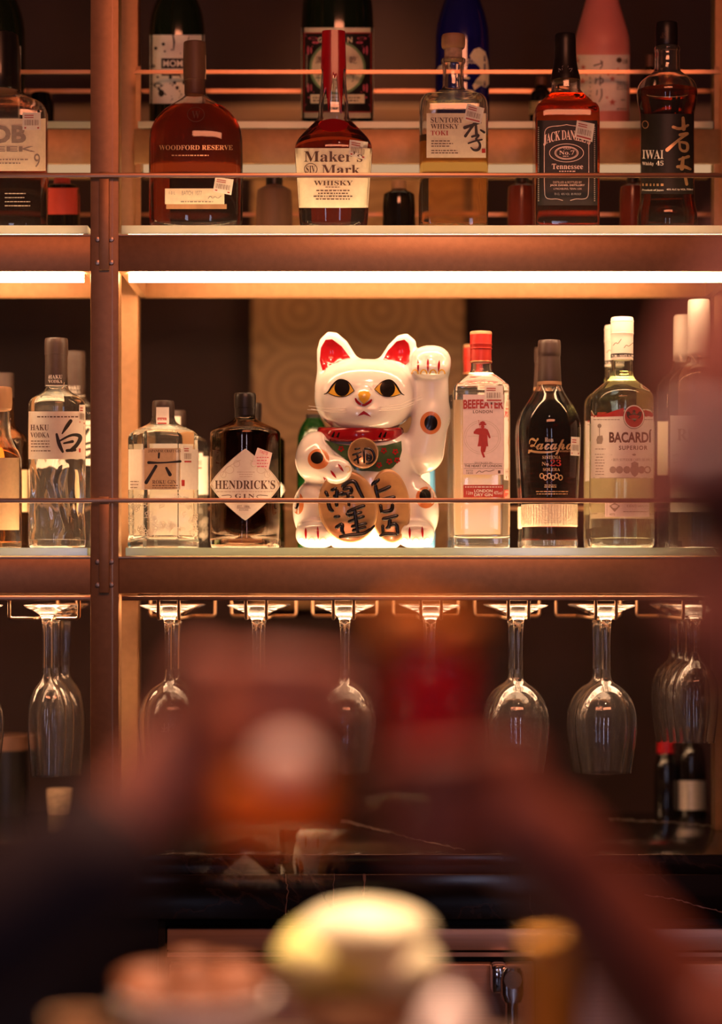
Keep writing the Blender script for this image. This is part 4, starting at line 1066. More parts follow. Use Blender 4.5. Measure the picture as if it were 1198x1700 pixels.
b.ink(lb, 'ink_brown', lambda d: d.text('LONDON', 785, 681, 817, 686, 'sansb', 0, 1.15).text('DISTILLED IN', 788, 767, 816, 769.5).text('THE HEART OF LONDON', 771, 771.5, 832, 775.5, 'sansb').text('ESTD', 774, 780, 785, 783).text('1820', 774, 784, 785, 787).stroke([(790, 786), (796, 781), (799, 785), (806, 781), (811, 783), (820, 780)], 1.0, 1).rect(770, 769.6, 833, 770.1, 4, 1).rect(770, 777.5, 833, 778, 4, 1).rect(826, 781, 830, 786, 1, 1), 'black_print')
def guard(d):     # the small red yeoman printed on the label
    d.poly([(796.5, 703), (797, 700.5), (801, 699), (804.5, 700.5), (805, 703), (807.5, 703.8), (806, 706), (795.5, 706), (794, 704)])
    d.ell(800.8, 708.5, 3, 3.4, 10)
    d.poly([(797, 711), (805, 711), (809, 713), (812, 720), (814, 727), (811.5, 728), (808.5, 722), (809, 733), (810, 741), (792.5, 741), (794, 733), (795, 722), (791.5, 721), (786, 720), (786, 717), (790, 712), (794, 711)])
    d.poly([(798, 741), (802.5, 741), (804.5, 748), (802, 751), (805, 759), (802, 760), (799, 753), (797.5, 748)]).poly([(802.5, 741), (807, 741), (804.8, 750), (801, 752)])
    d.stroke([(794, 697), (798, 715), (803, 740)], 0.7)
b.ink(lb, 'ink_red', guard, 'red_figure')
b.ink(lb, 'ink_faint', lambda d: d.ring(800, 726, 30, 28, 0.6).ring(800, 726, 27, 25, 0.5).rect(776, 724, 826, 724.4, 4, 1), 'watermark_print', off=0.0007)
l2 = b.label(wrows(805, 826, 769, 835, 2), 'paper_red', 'lower_label')
b.ink(l2, 'ink_white', lambda d: d.text('LONDON', 787, 812.5, 817, 817.5, 'sansb').text('DRY GIN', 787, 819, 817, 824, 'sansb').lines(772, 807, 832, 810, 1, 1.5, 4, 0).text('1 Litre', 774, 815, 785, 821).text('40%vol', 819, 815, 833, 821))
b.sticker([(804, 640), (834, 640), (834, 668), (804, 668)], True)
b.back_label(766, 662, 831, 884, 'back_paper_tan')
G2['london'] = b.root
# --- dark rum
b = Bottle('rum_bottle', 'dark rum bottle with flowing gold script and pale woven band, front one', 911.5, DB, ZL,
           [(912, 44), (908, 47), (899, 47), (882, 45.5), (860, 45.5), (825, 47.5), (770, 50.5), (722, 52.2), (705, 51.5), (690, 48), (674, 40.5), (660, 31), (649, 24), (640, 20.5), (632, 19.5), (600, 18), (568, 17)])
b.glass('clear_glass', level=652, liq='liquid_zacapa', wall=8, foot=13)
b.cap([(634, 19.8), (633, 20), (600, 18.4), (592, 18), (590.5, 19), (567, 19), (565, 17.5)], 'cap_smoke', 'cap'); b.cap([(640, 20.6), (634, 20.4)], 'cap_wood', 'neck_band', it=0)
def band(name, y0, y1, hw0, hw1):
    o = b.cap([(y1, hw1), (y0, hw0)], 'woven_palm', name, it=0, n=56); return o
bd = band('woven_band', 838, 875, 46.8, 46.2)
wv = MB(); zz0, zz1 = WZ(874, DB) - ZL, WZ(839, DB) - ZL
for k in range(56):
    for j in range(9):
        t = 2 * PI * k / 56; z = zz0 + (zz1 - zz0) * (j + 0.5) / 9; r = 46.6 / SB; dt = 0.05; dz = (zz1 - zz0) / 18 * 0.9
        sg = 1 if (k + j) % 2 else -1
        p = [(r + 0.0002, t - dt, z - dz * 0.2 * sg), (r + 0.0011, t, z - dz * 0.8), (r + 0.0002, t + dt, z + dz * 0.2 * sg), (r + 0.0011, t, z + dz * 0.8)]
        wv.add([(q[0] * math.cos(q[1]), q[0] * math.sin(q[1]), q[2]) for q in p], [(0, 1, 2, 3)])
o = wv.obj('woven_straw', 'woven_palm', bd); o['kind'] = 'stuff'
sc = b.ink(b.root, 'ink_gold', lambda d: d.text('Zacapa', 875, 727, 951, 755, 'script', 0.012).text('Ron', 904, 726.5, 918, 733.5, 'serif').stroke([(877, 748), (892, 751), (912, 751), (924, 748)], [3, 4, 3, 1], 2), 'gold_script', off=0.0005)
b.ink(b.root, 'ink_gold', lambda d: d.text('SISTEMA', 900, 756.5, 930, 762, 'serif').text('No.', 899, 767, 912, 773, 'serif').text('SOLERA', 901, 777, 929, 782, 'serif').lines(888, 814, 944, 822, 2, 1.6, 5, 0.1, True).lines(902, 804, 925, 810, 2, 1.4, 6, 0.2, True).text('Centenario', 925, 746.5, 948, 750.5), 'gold_print', off=0.0005)
b.ink(b.root, 'ink_gold', lambda d: [d.ring(899 + 6.2 * k, 790 + (3 if k % 2 else 0), 3, 4, 1.6, 12) for k in range(6)], 'gold_medals', off=0.0005)
b.ink(b.root, 'ink_red', lambda d: d.text('23', 913, 763, 931, 774, 'serif'), 'red_number', off=0.0005)
b.sticker([(947, 725), (961, 726), (961, 757), (946, 756)], True)
G2['rum'] = b.root
# --- white rum
b = Bottle('rum_bottle', 'clear white-rum bottle with white cap and round red emblem, front one', 1032, DB, ZL,
           [(912, 47), (908, 52), (900, 54), (888, 54), (668, 53.5), (658, 52.5), (650, 48), (642, 39), (635, 29), (629, 21), (622, 18.2), (600, 17.6), (530, 17)])
b.glass('pale_green_glass', level=617, liq='liquid_rum', wall=3, foot=16)
b.cap([(598, 18.4), (557, 18.4), (556, 19), (530, 19), (527, 17.5)], 'cap_white', 'cap', cx=1032.3)
for yy in (534, 554): b.cap([(yy + 1.2, 19.2), (yy, 19.6), (yy - 1.2, 19.2)], 'cap_white', 'cap_ring', cx=1032.3)
b.cap([(594, 18.7), (588, 18.7)], 'paper_black', 'neck_band', it=0)
b.ink(b.root, 'ink_white', lambda d: d.text('RUM \u2022 WHITE RUM', 1016, 589, 1050, 593, 'sansb'), 'neck_lettering', off=0.0016)
b.ink(b.root, 'ink_brown', lambda d: d.stroke([(1018, 574), (1023, 568), (1025, 572), (1031, 563)], 0.9, 1).stroke([(1035, 578), (1039, 572), (1042, 576), (1049, 569)], 0.9, 1), 'cap_print', off=0.0016)
lb = b.label(wrows(691, 794, 980.5, 1084, 6), 'paper', nx=24)
for q in ([(985, 690), (1003, 688), (1022, 681), (1035, 677), (1035, 691), (985, 692.5)], [(1070, 680), (1083, 686), (1083, 692), (1070, 692)]): b.ink(lb, 'ink_red', lambda d: d.poly(q, 8), 'red_band', off=0.0006)
md = b.ink(lb, 'ink_brown', lambda d: d.ell(1051.5, 692, 17.6, 20.2, 32, 0, 6), 'emblem_rim', off=0.0012)
b.ink(lb, 'paper', lambda d: d.ell(1051.5, 692, 16.8, 19.4, 32, 0, 6), 'emblem_ring', off=0.0015)
b.ink(lb, 'ink_red', lambda d: d.ell(1051.5, 692, 15, 17.4, 32, 0, 6), 'emblem', off=0.0018)
b.ink(lb, 'ink_black', lambda d: d.poly([(1039, 684), (1043, 683), (1047, 688), (1050, 685), (1051, 682), (1052.5, 685), (1056, 688), (1060, 683), (1064, 684), (1063, 691), (1060, 695), (1056, 695), (1054, 699), (1052, 700), (1050, 698), (1047, 695), (1043, 695), (1040, 691)]).ell(1051.5, 683, 2.4, 2.6, 10), 'winged_emblem', off=0.0022)
b.ink(lb, 'ink_brown', lambda d: d.text('BACARD\u00cd', 1011, 713, 1081, 735, 'sansb', 0.012).text('SUPERIOR', 1027, 740, 1074, 747, 'sansb', 0, 1.2))
def bac(d):
    d.stroke([(1014, 755), (1050, 754.6), (1082, 755)], 0.7).ell(1052, 755, 3, 1.8, 10).text('\u2022 RON SUPERIOR CARTA BLANCA', 1015, 761, 1082, 765.5, 'serif')
    for x, r in ((1017, 5.5), (1028, 6), (1040, 6), (1053, 8), (1064, 6), (1074, 6)): d.ell(x, 780, r, r * 1.05, 12)
    d.poly([(1047, 769), (1053, 766), (1059, 769), (1058, 788), (1053, 792), (1048, 788)])
    d.text('40', 1, 1, 2, 2) if False else None
    d.lines(987, 752, 1004, 790, 8, 1.3, 4, 0.3, True).lines(985, 695.5, 1028, 698, 1, 1.2, 6, 0).lines(1068, 695.5, 1083, 698, 1, 1.2, 6, 0).rect(985, 793, 1083, 793.8, 8, 1)
    d.poly([(990, 730), (992, 724), (1000, 723), (1001, 730), (999, 737), (991, 737)]).stroke([(995, 724), (995, 708)], 1.2).ell(995, 707, 3.4, 3.6, 8).lines(988, 744, 1005, 747, 1, 1.4, 3, 0)
b.ink(lb, 'ink_grey', bac, 'fine_print')
l2 = b.label(wrows(834, 858, 1004, 1077, 2), 'paper_pink', 'lower_label')
b.ink(l2, 'ink_grey', lambda d: d.poly([(1011, 840), (1020, 834.5), (1029, 840), (1020, 850)]).text('SANTIAGO', 1040, 838, 1074, 842, 'sans', 0, 1.2).lines(1034, 847, 1076, 852, 1, 1.4, 3).rect(1007, 834, 1007.6, 856, 1, 1).text('40%', 1011, 852, 1021, 856))
b.back_label(1000, 700, 1064, 850)
G2['white'] = b.root

# second row: the same bottles standing behind
def second(key, cx, D, label):
    o = copy_tree(G2[key]); o.location = (WX(cx, D), D, ZL); o['label'] = label; return o
second('vodka', 124.5, 3.95, 'clear vodka bottle standing behind its twin, half hidden by the post')
second('hexgin', 290.5, 3.95, 'hexagonal clear gin bottle half hidden behind its twin')
second('apoth', 417.5, 3.95, 'black apothecary gin bottle half hidden behind its twin')
second('london', 786.5, 3.95, 'square red-capped gin bottle half hidden behind its twin')
second('rum', 905, 3.853, 'dark rum bottle half hidden behind its twin')
second('white', 1021, 3.86, 'white-capped clear rum bottle half hidden behind its twin')

# --- partly hidden bottles at both ends and behind the cat
b = Bottle('spirit_bottle', 'clear bottle with pale stopper cut off by the left edge', -8, DB, ZL, [(912, 42), (907, 44), (770, 44), (756, 42), (742, 34), (728, 27), (712, 25), (676, 24)])
b.glass(level=745, liq='liquid_amber', wall=3, foot=10); b.cap([(682, 24), (678, 28), (646, 28), (643, 26)], 'cap_wood', 'stopper')
b.label(wrows(760, 880, -50, 32), 'paper_tan')
b = Bottle('spirit_bottle', 'dark glass bottle behind the clear one at the left edge', 8, 3.95, ZL, [(912, 38), (906, 40), (740, 40), (725, 36), (714, 22), (706, 15), (640, 14)]); b.glass('warm_glass', level=730, liq='liquid_clear', wall=3, foot=9); b.cap([(660, 15), (620, 15)], 'cap_smoke'); b.label(wrows(780, 850, -30, 46), 'paper_tan')
b = Bottle('rum_bottle', 'tall white-capped bottle blurred at the right edge', 1160, DB, ZL, [(912, 48), (908, 51), (640, 51), (628, 49), (616, 40), (606, 26), (598, 18), (505, 17)])
b.glass(level=610, liq='liquid_clear', wall=3, foot=12); b.cap([(592, 19), (502, 19), (498, 17)], 'cap_white'); lb = b.label(wrows(690, 850, 1112, 1209), 'paper'); b.ink(lb, 'ink_grey', lambda d: d.text('RUM', 1124, 712, 1180, 732, 'serif').lines(1118, 750, 1200, 820, 6, 2, 4))
b = Bottle('spirit_bottle', 'white-capped bottle behind the tall one at the right edge', 1136, 3.95, ZL, [(912, 44), (908, 46), (648, 46), (636, 43), (624, 32), (614, 18), (540, 17)])
b.glass(level=625, liq='liquid_clear', wall=3, foot=12); b.cap([(600, 18), (528, 18), (524, 16)], 'cap_white'); b.label(wrows(700, 790, 1092, 1180), 'paper_cream')
b = Bottle('spirit_bottle', 'emerald green bottle peeking out behind the lucky cat on the left', 520, 3.96, ZL, [(912, 24), (906, 27), (735, 27), (718, 25), (703, 18), (696, 12), (690, 11)]); b.solid('emerald_glass'); b.cap([(696, 12), (688, 12)], 'cap_black')
b = Bottle('spirit_bottle', 'pale blue bottle peeking out behind the lucky cat on the right', 700, 3.96, ZL, [(912, 20), (906, 22), (775, 22), (765, 18), (757, 10), (730, 9)], depth=1.0, e=5); b.solid('sky_blue_glass'); b.label(wrows(785, 880, 680, 712), 'paper_blush'); b.cap([(745, 10), (728, 10)], 'cap_white')
# ================================================================== lucky cat
DC = 3.775; SCA = F / DC; CAX = 606.0
pmat('cat_white', (0.80, 0.745, 0.71), 0.14, spec=0.6, coat=0.6, sss=0.12, noise=0.03, nscale=20)
pmat('cat_red', (0.33, 0.008, 0.012), 0.18, coat=0.5, noise=0.06, nscale=30)
pmat('cat_black', (0.012, 0.008, 0.007), 0.22, coat=0.2, noise=0.2, nscale=30)
pmat('cat_orange', (0.62, 0.20, 0.07), 0.2, coat=0.5, noise=0.1, nscale=30)
pmat('cat_yellow', (0.80, 0.44, 0.05), 0.2, coat=0.5, noise=0.06, nscale=30)
pmat('cat_green', (0.055, 0.10, 0.04), 0.25, coat=0.4, noise=0.15, nscale=50)
pmat('cat_gold', (0.62, 0.36, 0.16), 0.28, 0.25, coat=0.4, noise=0.15, nscale=60)
pmat('cat_gold_rim', (0.80, 0.60, 0.40), 0.25, 0.2, coat=0.4, noise=0.1, nscale=60)
cat = thing('lucky_cat', 'white ceramic lucky cat figurine with raised paw and gold coins', 'figurine', (WX(CAX, DC), DC, ZL))
baseV = 970 - (ZL - CZ) * SCA        # photo row of the shelf at this distance
def cu(px, py, w=0.0): return (px - CAX, w, baseV - py)          # local coordinates in photo pixels (depth w, up = v)
P = grid_pts((-135, -110, -2), (150, 80, 372), 2.1)
head = sd_ell(P, cu(606, 658, -8), (84, 66, 61), 2.35)
muz = smin(sd_ell(P, cu(590, 688, -58), (26, 18, 19)), sd_ell(P, cu(618, 688, -58), (26, 18, 19)), 10)
head = smin(head, muz, 16)
head = smin(head, sd_ell(P, cu(604, 664, -72), (11, 10, 9)), 10)
head = smin(head, sd_ell(P, cu(606, 702, -48), (40, 24, 18)), 18)
def poly_sd(P, pts):
    x, y = P[..., 0], P[..., 2]; d = np.full(x.shape, 1e9); sgn = np.ones(x.shape); n = len(pts)
    for i in range(n):
        ax, ay = pts[i]; bx, by = pts[i - 1]; ex, ey = bx - ax, by - ay; wx, wy = x - ax, y - ay
        t = np.clip((wx * ex + wy * ey) / (ex * ex + ey * ey), 0, 1); d = np.minimum(d, (wx - ex * t) ** 2 + (wy - ey * t) ** 2)
        c1 = y >= ay; c2 = y < by; c3 = ex * wy > ey * wx
        sgn = np.where((c1 & c2 & c3) | (~c1 & ~c2 & ~c3), -sgn, sgn)
    return sgn * np.sqrt(d)
def ear(pts, w, th):
    q = [(px - CAX, baseV - py) for px, py in pts]; d2 = poly_sd(P, q); dw = np.abs(P[..., 1] - w) - th
    k = np.stack([d2, dw], -1); return np.minimum(k.max(-1), 0) + np.linalg.norm(np.maximum(k, 0), axis=-1) - 8
ears = np.minimum(ear([(535, 640), (534, 585), (538, 570), (547, 561), (556, 562), (570, 574), (586, 600), (600, 625), (575, 650)], -14, 7),
                  ear([(682, 640), (684, 588), (682, 572), (673, 564), (664, 566), (650, 580), (636, 602), (620, 625), (640, 650)], -14, 7))
head = smin(head, ears, 9)
# scooped inner ears
for (x0, y0, x1, y1) in ((541, 592, 560, 585), (672, 590, 657, 586)):
    s = sd_ell(P, cu((x0 + x1) / 2, (y0 + y1) / 2, -32), (17, 9, 22)); head = np.maximum(head, -smin(s, s, 0.1))
body = sd_ell(P, cu(606, 815, 0), (88, 66, 112), 2.2)
body = smin(body, sd_ell(P, cu(606, 755, -5), (78, 58, 50)), 20)
lh = sd_ell(P, cu(521, 848, -12), (35, 52, 52)); rh = sd_ell(P, cu(692, 850, -12), (36, 52, 54))
feet = np.minimum(sd_ell(P, cu(526, 888, -52), (34, 38, 23), 2.4), sd_ell(P, cu(688, 888, -52), (31, 38, 23), 2.4))
body = smin(smin(body, lh, 12), rh, 12); body = smin(body, feet, 6)
arm = smin(sd_ell(P, cu(526, 762, -32), (34, 36, 44)), sd_cap(P, cu(522, 768, -52), cu(556, 785, -76), 28, 22), 14)
arm = smin(arm, sd_ell(P, cu(561, 785, -84), (24, 18, 21)), 8)
body = smin(body, arm, 6)
rarm = sd_cap(P, cu(702, 752, -14), cu(716, 690, -18), 34, 29); rarm = smin(rarm, sd_cap(P, cu(716, 690, -18), cu(716, 625, -20), 29, 27), 10)
rarm = smin(rarm, sd_ell(P, cu(714, 605, -26), (33.5, 33, 29), 2.3), 8)
rarm = smin(rarm, sd_ell(P, cu(712, 617, -46), (28, 17, 13), 2.3), 6)
body = smin(body, rarm, 9)
allc = smin(head, body, 5)
allc = np.maximum(allc, 0.5 - P[..., 2])
V, Q = surface_nets(allc, (-135, -110, -2), 2.1)
V = V / SCA
body_o = mesh_obj('ceramic_body', V.tolist(), Q.tolist(), 'cat_white', cat, sharp=0)
bvh = BVHTree.FromPolygons([tuple(v) for v in V], [tuple(q) for q in Q])
CO = Vector((0, 0, CZ)) - Vector(cat.location)
def CP(px, py, off=0.0):
    d = (W(px, py, 3.7) - Vector((0, 0, CZ))).normalized()
    hit, nrm, i, dist = bvh.ray_cast(CO, d)
    if hit is None:
        hit, nrm, i, dist = bvh.find_nearest(W(px, py, DC - 0.01) - Vector(cat.location))
    return hit - d * off
def decal(name, mat, fn, off=0.0005, parent=None):
    d = Draw(CP, off); fn(d); return d.mb.obj(name, mat, parent or cat, sharp=0)
# inner ears
decal('inner_ear', 'cat_red', lambda d: d.poly([(535, 615), (530.5, 598), (532.5, 577), (540, 564), (551, 563), (567, 575), (582, 595), (568, 598), (551, 604), (541, 613)], 5), 0.0008)
decal('inner_ear', 'cat_red', lambda d: d.poly([(635.5, 597), (643.5, 582), (658, 567), (671, 563.5), (677.5, 570), (680.5, 584), (679, 600), (673, 606), (662, 600), (648, 597)], 5), 0.0008)
# eyes
def eye(lid, white, px, py, side):
    e = decal('eye', 'cat_yellow', lambda d: d.poly(white, 5), 0.0006)
    decal('pupil', 'cat_black', lambda d: d.ell(px, py, 12.6, 13.8, 28, 0, 6), 0.0009, e)
    decal('eyelid_line', 'cat_black', lambda d: d.stroke(lid, [0.8, 2.4, 3.0, 2.6, 2.2, 1.8, 0.9], 2), 0.0012, e)
eye([(537.3, 654.6), (544, 652), (551, 640), (560, 631), (568, 629.5), (579, 634), (587.8, 649)], [(544, 652), (550, 642), (558, 633), (568, 630), (579, 634), (587, 648), (583, 653), (575, 657), (564, 658.5), (553, 656.5)], 567.6, 644, -1)
eye([(671, 656), (665, 653), (658, 640), (651, 632), (643.5, 630), (631, 635), (621.4, 646)], [(664, 653), (658, 641), (651, 633), (643, 630.5), (631, 635), (622, 646), (627, 652), (636, 657), (646, 658.5), (656, 657)], 643, 645, 1)
decal('lower_lid_line', 'cat_black', lambda d: d.stroke([(545, 653), (554, 657), (565, 659), (576, 657.5), (587.5, 649)], 0.9, 2).stroke([(665, 654), (656, 657.5), (645, 659), (634, 657), (621.6, 646.5)], 0.9, 2), 0.0008)
# nose and mouth
decal('nose_line', 'cat_red', lambda d: d.stroke([(589.5, 661), (592, 667), (602.5, 674), (613, 668), (617, 663)], [2.5, 4.5, 3.5, 4.5, 2.5], 1), 0.0007)
decal('nose', 'cat_yellow', lambda d: d.poly([(594, 655), (597, 650), (604, 648.5), (612, 650), (615, 655), (613, 662), (604, 671), (596, 663)], 5), 0.0011)
decal('mouth', 'cat_red', lambda d: d.poly([(592.5, 691), (598, 686), (603.5, 682), (610, 686), (616, 692), (604, 688)], 5), 0.0007)
# spots, claws, toes
for (cx, cy, rx, ry, bx, by, br, bs) in ((714.5, 702, 17.5, 19, 715, 702, 11, 12.6), (528.5, 762, 18, 17, 526, 760, 10.5, 10), (706.5, 826, 16.5, 18, 705.5, 823, 9.5, 11), (494.5, 836, 9.5, 18, 491, 833, 5.5, 12)):
    sp = decal('spot', 'cat_orange', lambda d: d.ell(cx, cy, rx, ry, 28, 0, 6), 0.0005); decal('spot_centre', 'cat_black', lambda d: d.ell(bx, by, br, bs, 24, 0, 6), 0.0009, sp)
for (x0, y0, x1, y1) in ((693.5, 597, 693.8, 617), (710, 596, 710, 617), (729, 598, 727.5, 617), (561, 770, 570, 783), (548.5, 781, 558, 794), (536.5, 792, 545, 803), (507, 876, 507.5, 895), (527, 874, 528, 895), (679.5, 875, 680, 894), (700.5, 874, 701.5, 893)):
    decal('claw_mark', 'cat_red', lambda d: d.stroke([(x0, y0), (x0 * .7 + x1 * .3, y0 * .7 + y1 * .3), (x0 * .3 + x1 * .7, y0 * .3 + y1 * .7), (x1, y1)], [0.8, 4.0, 3.4, 0.8], 1), 0.0006)
for x in (688.5, 703, 718.5, 733): decal('toe_pad', 'cat_yellow', lambda d: d.ring(x, 621, 5.2, 7, 2.2, 12, PI, 2 * PI), 0.0006)
for x in (500, 517, 536, 671, 690, 709): decal('toe_line', 'cat_gold_rim', lambda d: d.ring(x, 900, 6, 8, 1.2, 12, PI, 2 * PI), 0.0006)
decal('toe_line', 'cat_gold_rim', lambda d: d.ring(576, 779, 5, 5, 2.2, 12, -2.4, 1.6), 0.0006)
# whiskers
for pts in ([(-1, 672, 679, 700, 657), ][0:0] or [((630, 676), (665, 671), (699, 657)), ((632, 679), (668, 675), (701, 661)), ((629, 682), (662, 680), (692, 669)), ((575, 678), (545, 678), (512, 674)), ((573, 681), (544, 682), (510, 680)), ((576, 684), (548, 684), (516, 679))]):
    a = CP(pts[0][0], pts[0][1]); q = []
    for k, (px, py) in enumerate(pts):
        dep = cat.location.y + a.y - 0.006 - 0.006 * k; q.append(W(px, py, dep) - Vector(cat.location))
    q[0] = a
    m = MB().tube([q[0], q[0] * 0.5 + q[1] * 0.5 + Vector((0, -0.001, 0)), q[1], q[1] * 0.5 + q[2] * 0.5, q[2]], [0.0005, 0.0005, 0.00045, 0.0004, 0.0003], 5); m.obj('whisker', 'cap_white', cat)
# collar and bib
def ring_body(name, yc, rx, ry, hh, tilt, mat, wc=-8, xc=598):
    rows = []; n = 56; V = []; Fs = []; m = 14
    for k in range(n):
        t = 2 * PI * k / n
        for j in range(m):
            a = 2 * PI * j / m; rr = 5.0 * math.cos(a); zz = hh * math.copysign(abs(math.sin(a)) ** 0.7, math.sin(a))
            x = (rx + rr) * math.cos(t); y = (ry + rr) * math.sin(t); z = zz + tilt * math.sin(t)
            V.append(((xc - CAX + x) / SCA, (wc + y) / SCA, (baseV - yc + z) / SCA))
    for k in range(n):
        for j in range(m): Fs.append((k * m + j, ((k + 1) % n) * m + j, ((k + 1) % n) * m + (j + 1) % m, k * m + (j + 1) % m))
    return mesh_obj(name, V, Fs, mat, cat, sharp=0), V, Fs
col_o, cv, cf = ring_body('collar', 721, 67, 62, 11.5, 5.0, 'cat_red', wc=-8)
decal('bib', 'cat_green', lambda d: d.poly([(538, 730), (560, 737), (600, 741), (640, 739), (666, 732), (667, 748), (662, 765), (652, 776), (640, 781.5), (626, 783), (612, 782), (600, 782), (588, 780), (580, 768), (566, 757), (552, 746)], 6), 0.0022)
r = random.Random(4)
fl = lambda d: [[d.ell(x + 3.4 * math.cos(a), y + 3.4 * math.sin(a), 1.9, 1.9, 7) for a in [0.3 + 2 * PI * k / 5 for k in range(5)]] for x, y in ((637, 748), (656, 750), (646, 766), (566, 745), (659, 764), (629, 772))]
decal('bib_flower', 'cat_red', fl, 0.0030)
bvc = BVHTree.FromPolygons([tuple(v) for v in cv], cf); keep = bvh
bvh = bvc
for x, dy in ((552, -2), (560, -1), (630, -1), (638, -2)):
    decal('collar_mark', 'cat_black', lambda d: d.stroke([(x + 3, 719 + dy), (x, 726 + dy), (x - 4, 733 + dy)], [2.0, 4.0, 2.0]), 0.0006, col_o)
bvh = keep
# coins: thick ovals with a raised rim, brush characters in relief
def coin(name, cx, cy, rx, ry, rot, w, th, mat='cat_gold'):
    n = 48; V = []; Fs = []; prof = [(1.0, 0.5), (1.0, -0.6), (0.96, -1.0), (0.90, -1.0), (0.86, -0.72), (0.0, -0.72)]
    c, s = math.cos(rot), math.sin(rot)
    for k in range(n):
        a = 2 * PI * k / n
        for f, dpt in prof:
            x = rx * f * math.cos(a); z = ry * f * math.sin(a); x, z = x * c - z * s, x * s + z * c
            V.append(((cx - CAX + x) / SCA, (w + th * dpt) / SCA, (baseV - cy + z) / SCA))
    m = len(prof)
    for k in range(n):
        for j in range(m - 1): Fs.append((k * m + j, k * m + j + 1, ((k + 1) % n) * m + j + 1, ((k + 1) % n) * m + j))
    return mesh_obj(name, V, Fs, mat, cat, sharp=60)
def relief(parent, w, strokes, k0=(480, 740, 4.437), width=29, th=2.2):
    mb = MB()
    for s in strokes:
        pts = []
        for q in s:
            px = k0[0] + q[0] / k0[2]; py = k0[1] + q[1] / k0[2]; dep = DC + w / SCA
            p = W(px, py, dep) - Vector(cat.location); pts.append(p)
        q = chaikin([np.array(p) for p in pts], 2) if len(pts) > 2 else [np.array(p) for p in pts]
        wd = width / k0[2] / 2 / SCA; q = [Vector(p) for p in q]
        L = len(q); rs = [wd * (0.75 + 0.35 * math.sin(PI * (0.15 + 0.8 * i / max(1, L - 1)))) for i in range(L)]
        # rounded ends
        d0 = (q[0] - q[1]).normalized(); d1 = (q[-1] - q[-2]).normalized()
        q = [q[0] + d0 * rs[0] * 0.7] + q + [q[-1] + d1 * rs[-1] * 0.7]; rs = [rs[0] * 0.4] + rs + [rs[-1] * 0.4]
        mb.tube(q, rs, 8)
    # flatten the relief against the coin face
    y0 = DC + w / SCA - cat.location.y
    mb.v = [(a, y0 + (b - y0) * 0.5, c) for a, b, c in mb.v]
    return mb.obj('relief_character', 'cat_black', parent, sharp=0)
k2 = coin('coin', 646, 843, 33, 61, math.radians(5), -75, 6)
relief(k2, -79.8, [[(612, 288), (640, 262), (660, 248)], [(632, 290), (640, 330), (655, 392)], [(645, 342), (700, 322), (742, 300)], [(676, 400), (730, 388), (776, 378)],
                   [(672, 440), (680, 490)], [(690, 488), (735, 484), (758, 468), (760, 432)], [(690, 540), (745, 530), (796, 514)], [(688, 590), (690, 640)], [(740, 540), (738, 600), (716, 606)], [(668, 662), (720, 648), (790, 654)], [(730, 588), (792, 572), (800, 650)]])
k1 = coin('coin', 578, 844, 48, 60, math.radians(11), -82, 6)
relief(k1, -86.8, [[(268, 340), (284, 372)], [(312, 328), (345, 312)], [(284, 405), (300, 470), (322, 482)], [(330, 372), (395, 345)], [(352, 330), (345, 390), (350, 445)], [(390, 300), (440, 264), (484, 262), (510, 320), (545, 388)],
                   [(400, 320), (450, 306), (462, 340)], [(380, 360), (460, 345)], [(390, 400), (470, 380)], [(430, 350), (440, 440)], [(335, 525), (368, 520)], [(345, 602), (395, 572), (385, 620), (402, 650)],
                   [(430, 490), (480, 465), (552, 442)], [(425, 500), (440, 520)], [(450, 515), (530, 490)], [(480, 470), (492, 560), (505, 640)], [(440, 560), (548, 520)], [(462, 595), (565, 572)], [(470, 625), (560, 600)], [(368, 676), (430, 660), (530, 655), (580, 635), (622, 588)]])
k3 = coin('medallion', 602.5, 757, 25, 25, 0, -84, 5, 'cat_gold')
relief(k3, -88.2, [[(485, 25), (518, 18)], [(468, 68), (528, 45)], [(500, 60), (508, 128)], [(478, 108), (526, 78)], [(548, 30), (552, 124)], [(556, 20), (605, 22), (630, 70), (622, 120), (568, 132)], [(572, 62), (604, 70), (600, 106), (572, 108), (572, 70)], [(574, 88), (600, 86)]], width=17)
# ================================================================== hanging stemware
def stem_glass(name, cx, D, prof, label, group, zfoot):
    """prof: (y_px, r_px) outer profile from the foot (top) down to the rim, at D; hangs upside down"""
    S = F / D; n = 40
    o = [(zfoot - (y - prof[0][0]) / S, r / S) for y, r in prof]
    rows = [np.array(q) for q in o]; rows = chaikin(rows, 2)
    # bowl inner wall follows the outer one
    ystart = min(range(len(rows)), key=lambda i: rows[i][1] if i > len(rows) * 0.25 else 9)
    t = 0.0011; inner = [np.array((r[0] - (0.002 if i == 0 else 0), max(r[1] - t, 0.0005))) for i, r in enumerate(rows[ystart + 4:])]
    prof2 = list(rows) + list(reversed(inner))
    z0 = zfoot
    V = []; Fs = []
    for z, r in prof2:
        for k in range(n): V.append((r * math.cos(2 * PI * k / n), r * math.sin(2 * PI * k / n), z - z0))
    m = len(prof2)
    for i in range(m - 1):
        for k in range(n): Fs.append((i * n + k, (i + 1) * n + k, (i + 1) * n + (k + 1) % n, i * n + (k + 1) % n))
    Fs.append(tuple(range(n))); Fs.append(tuple((m - 1) * n + (n - 1 - k) for k in range(n)))
    ob = mesh_obj(name, V, Fs, 'wine_glass', None, sharp=50)
    ob.location = (WX(cx, D), D, zfoot); return tag(ob, label, 'wine glass' if name == 'wine_glass' else 'glass', group)
ZF = WZ(1003.5, 3.70)
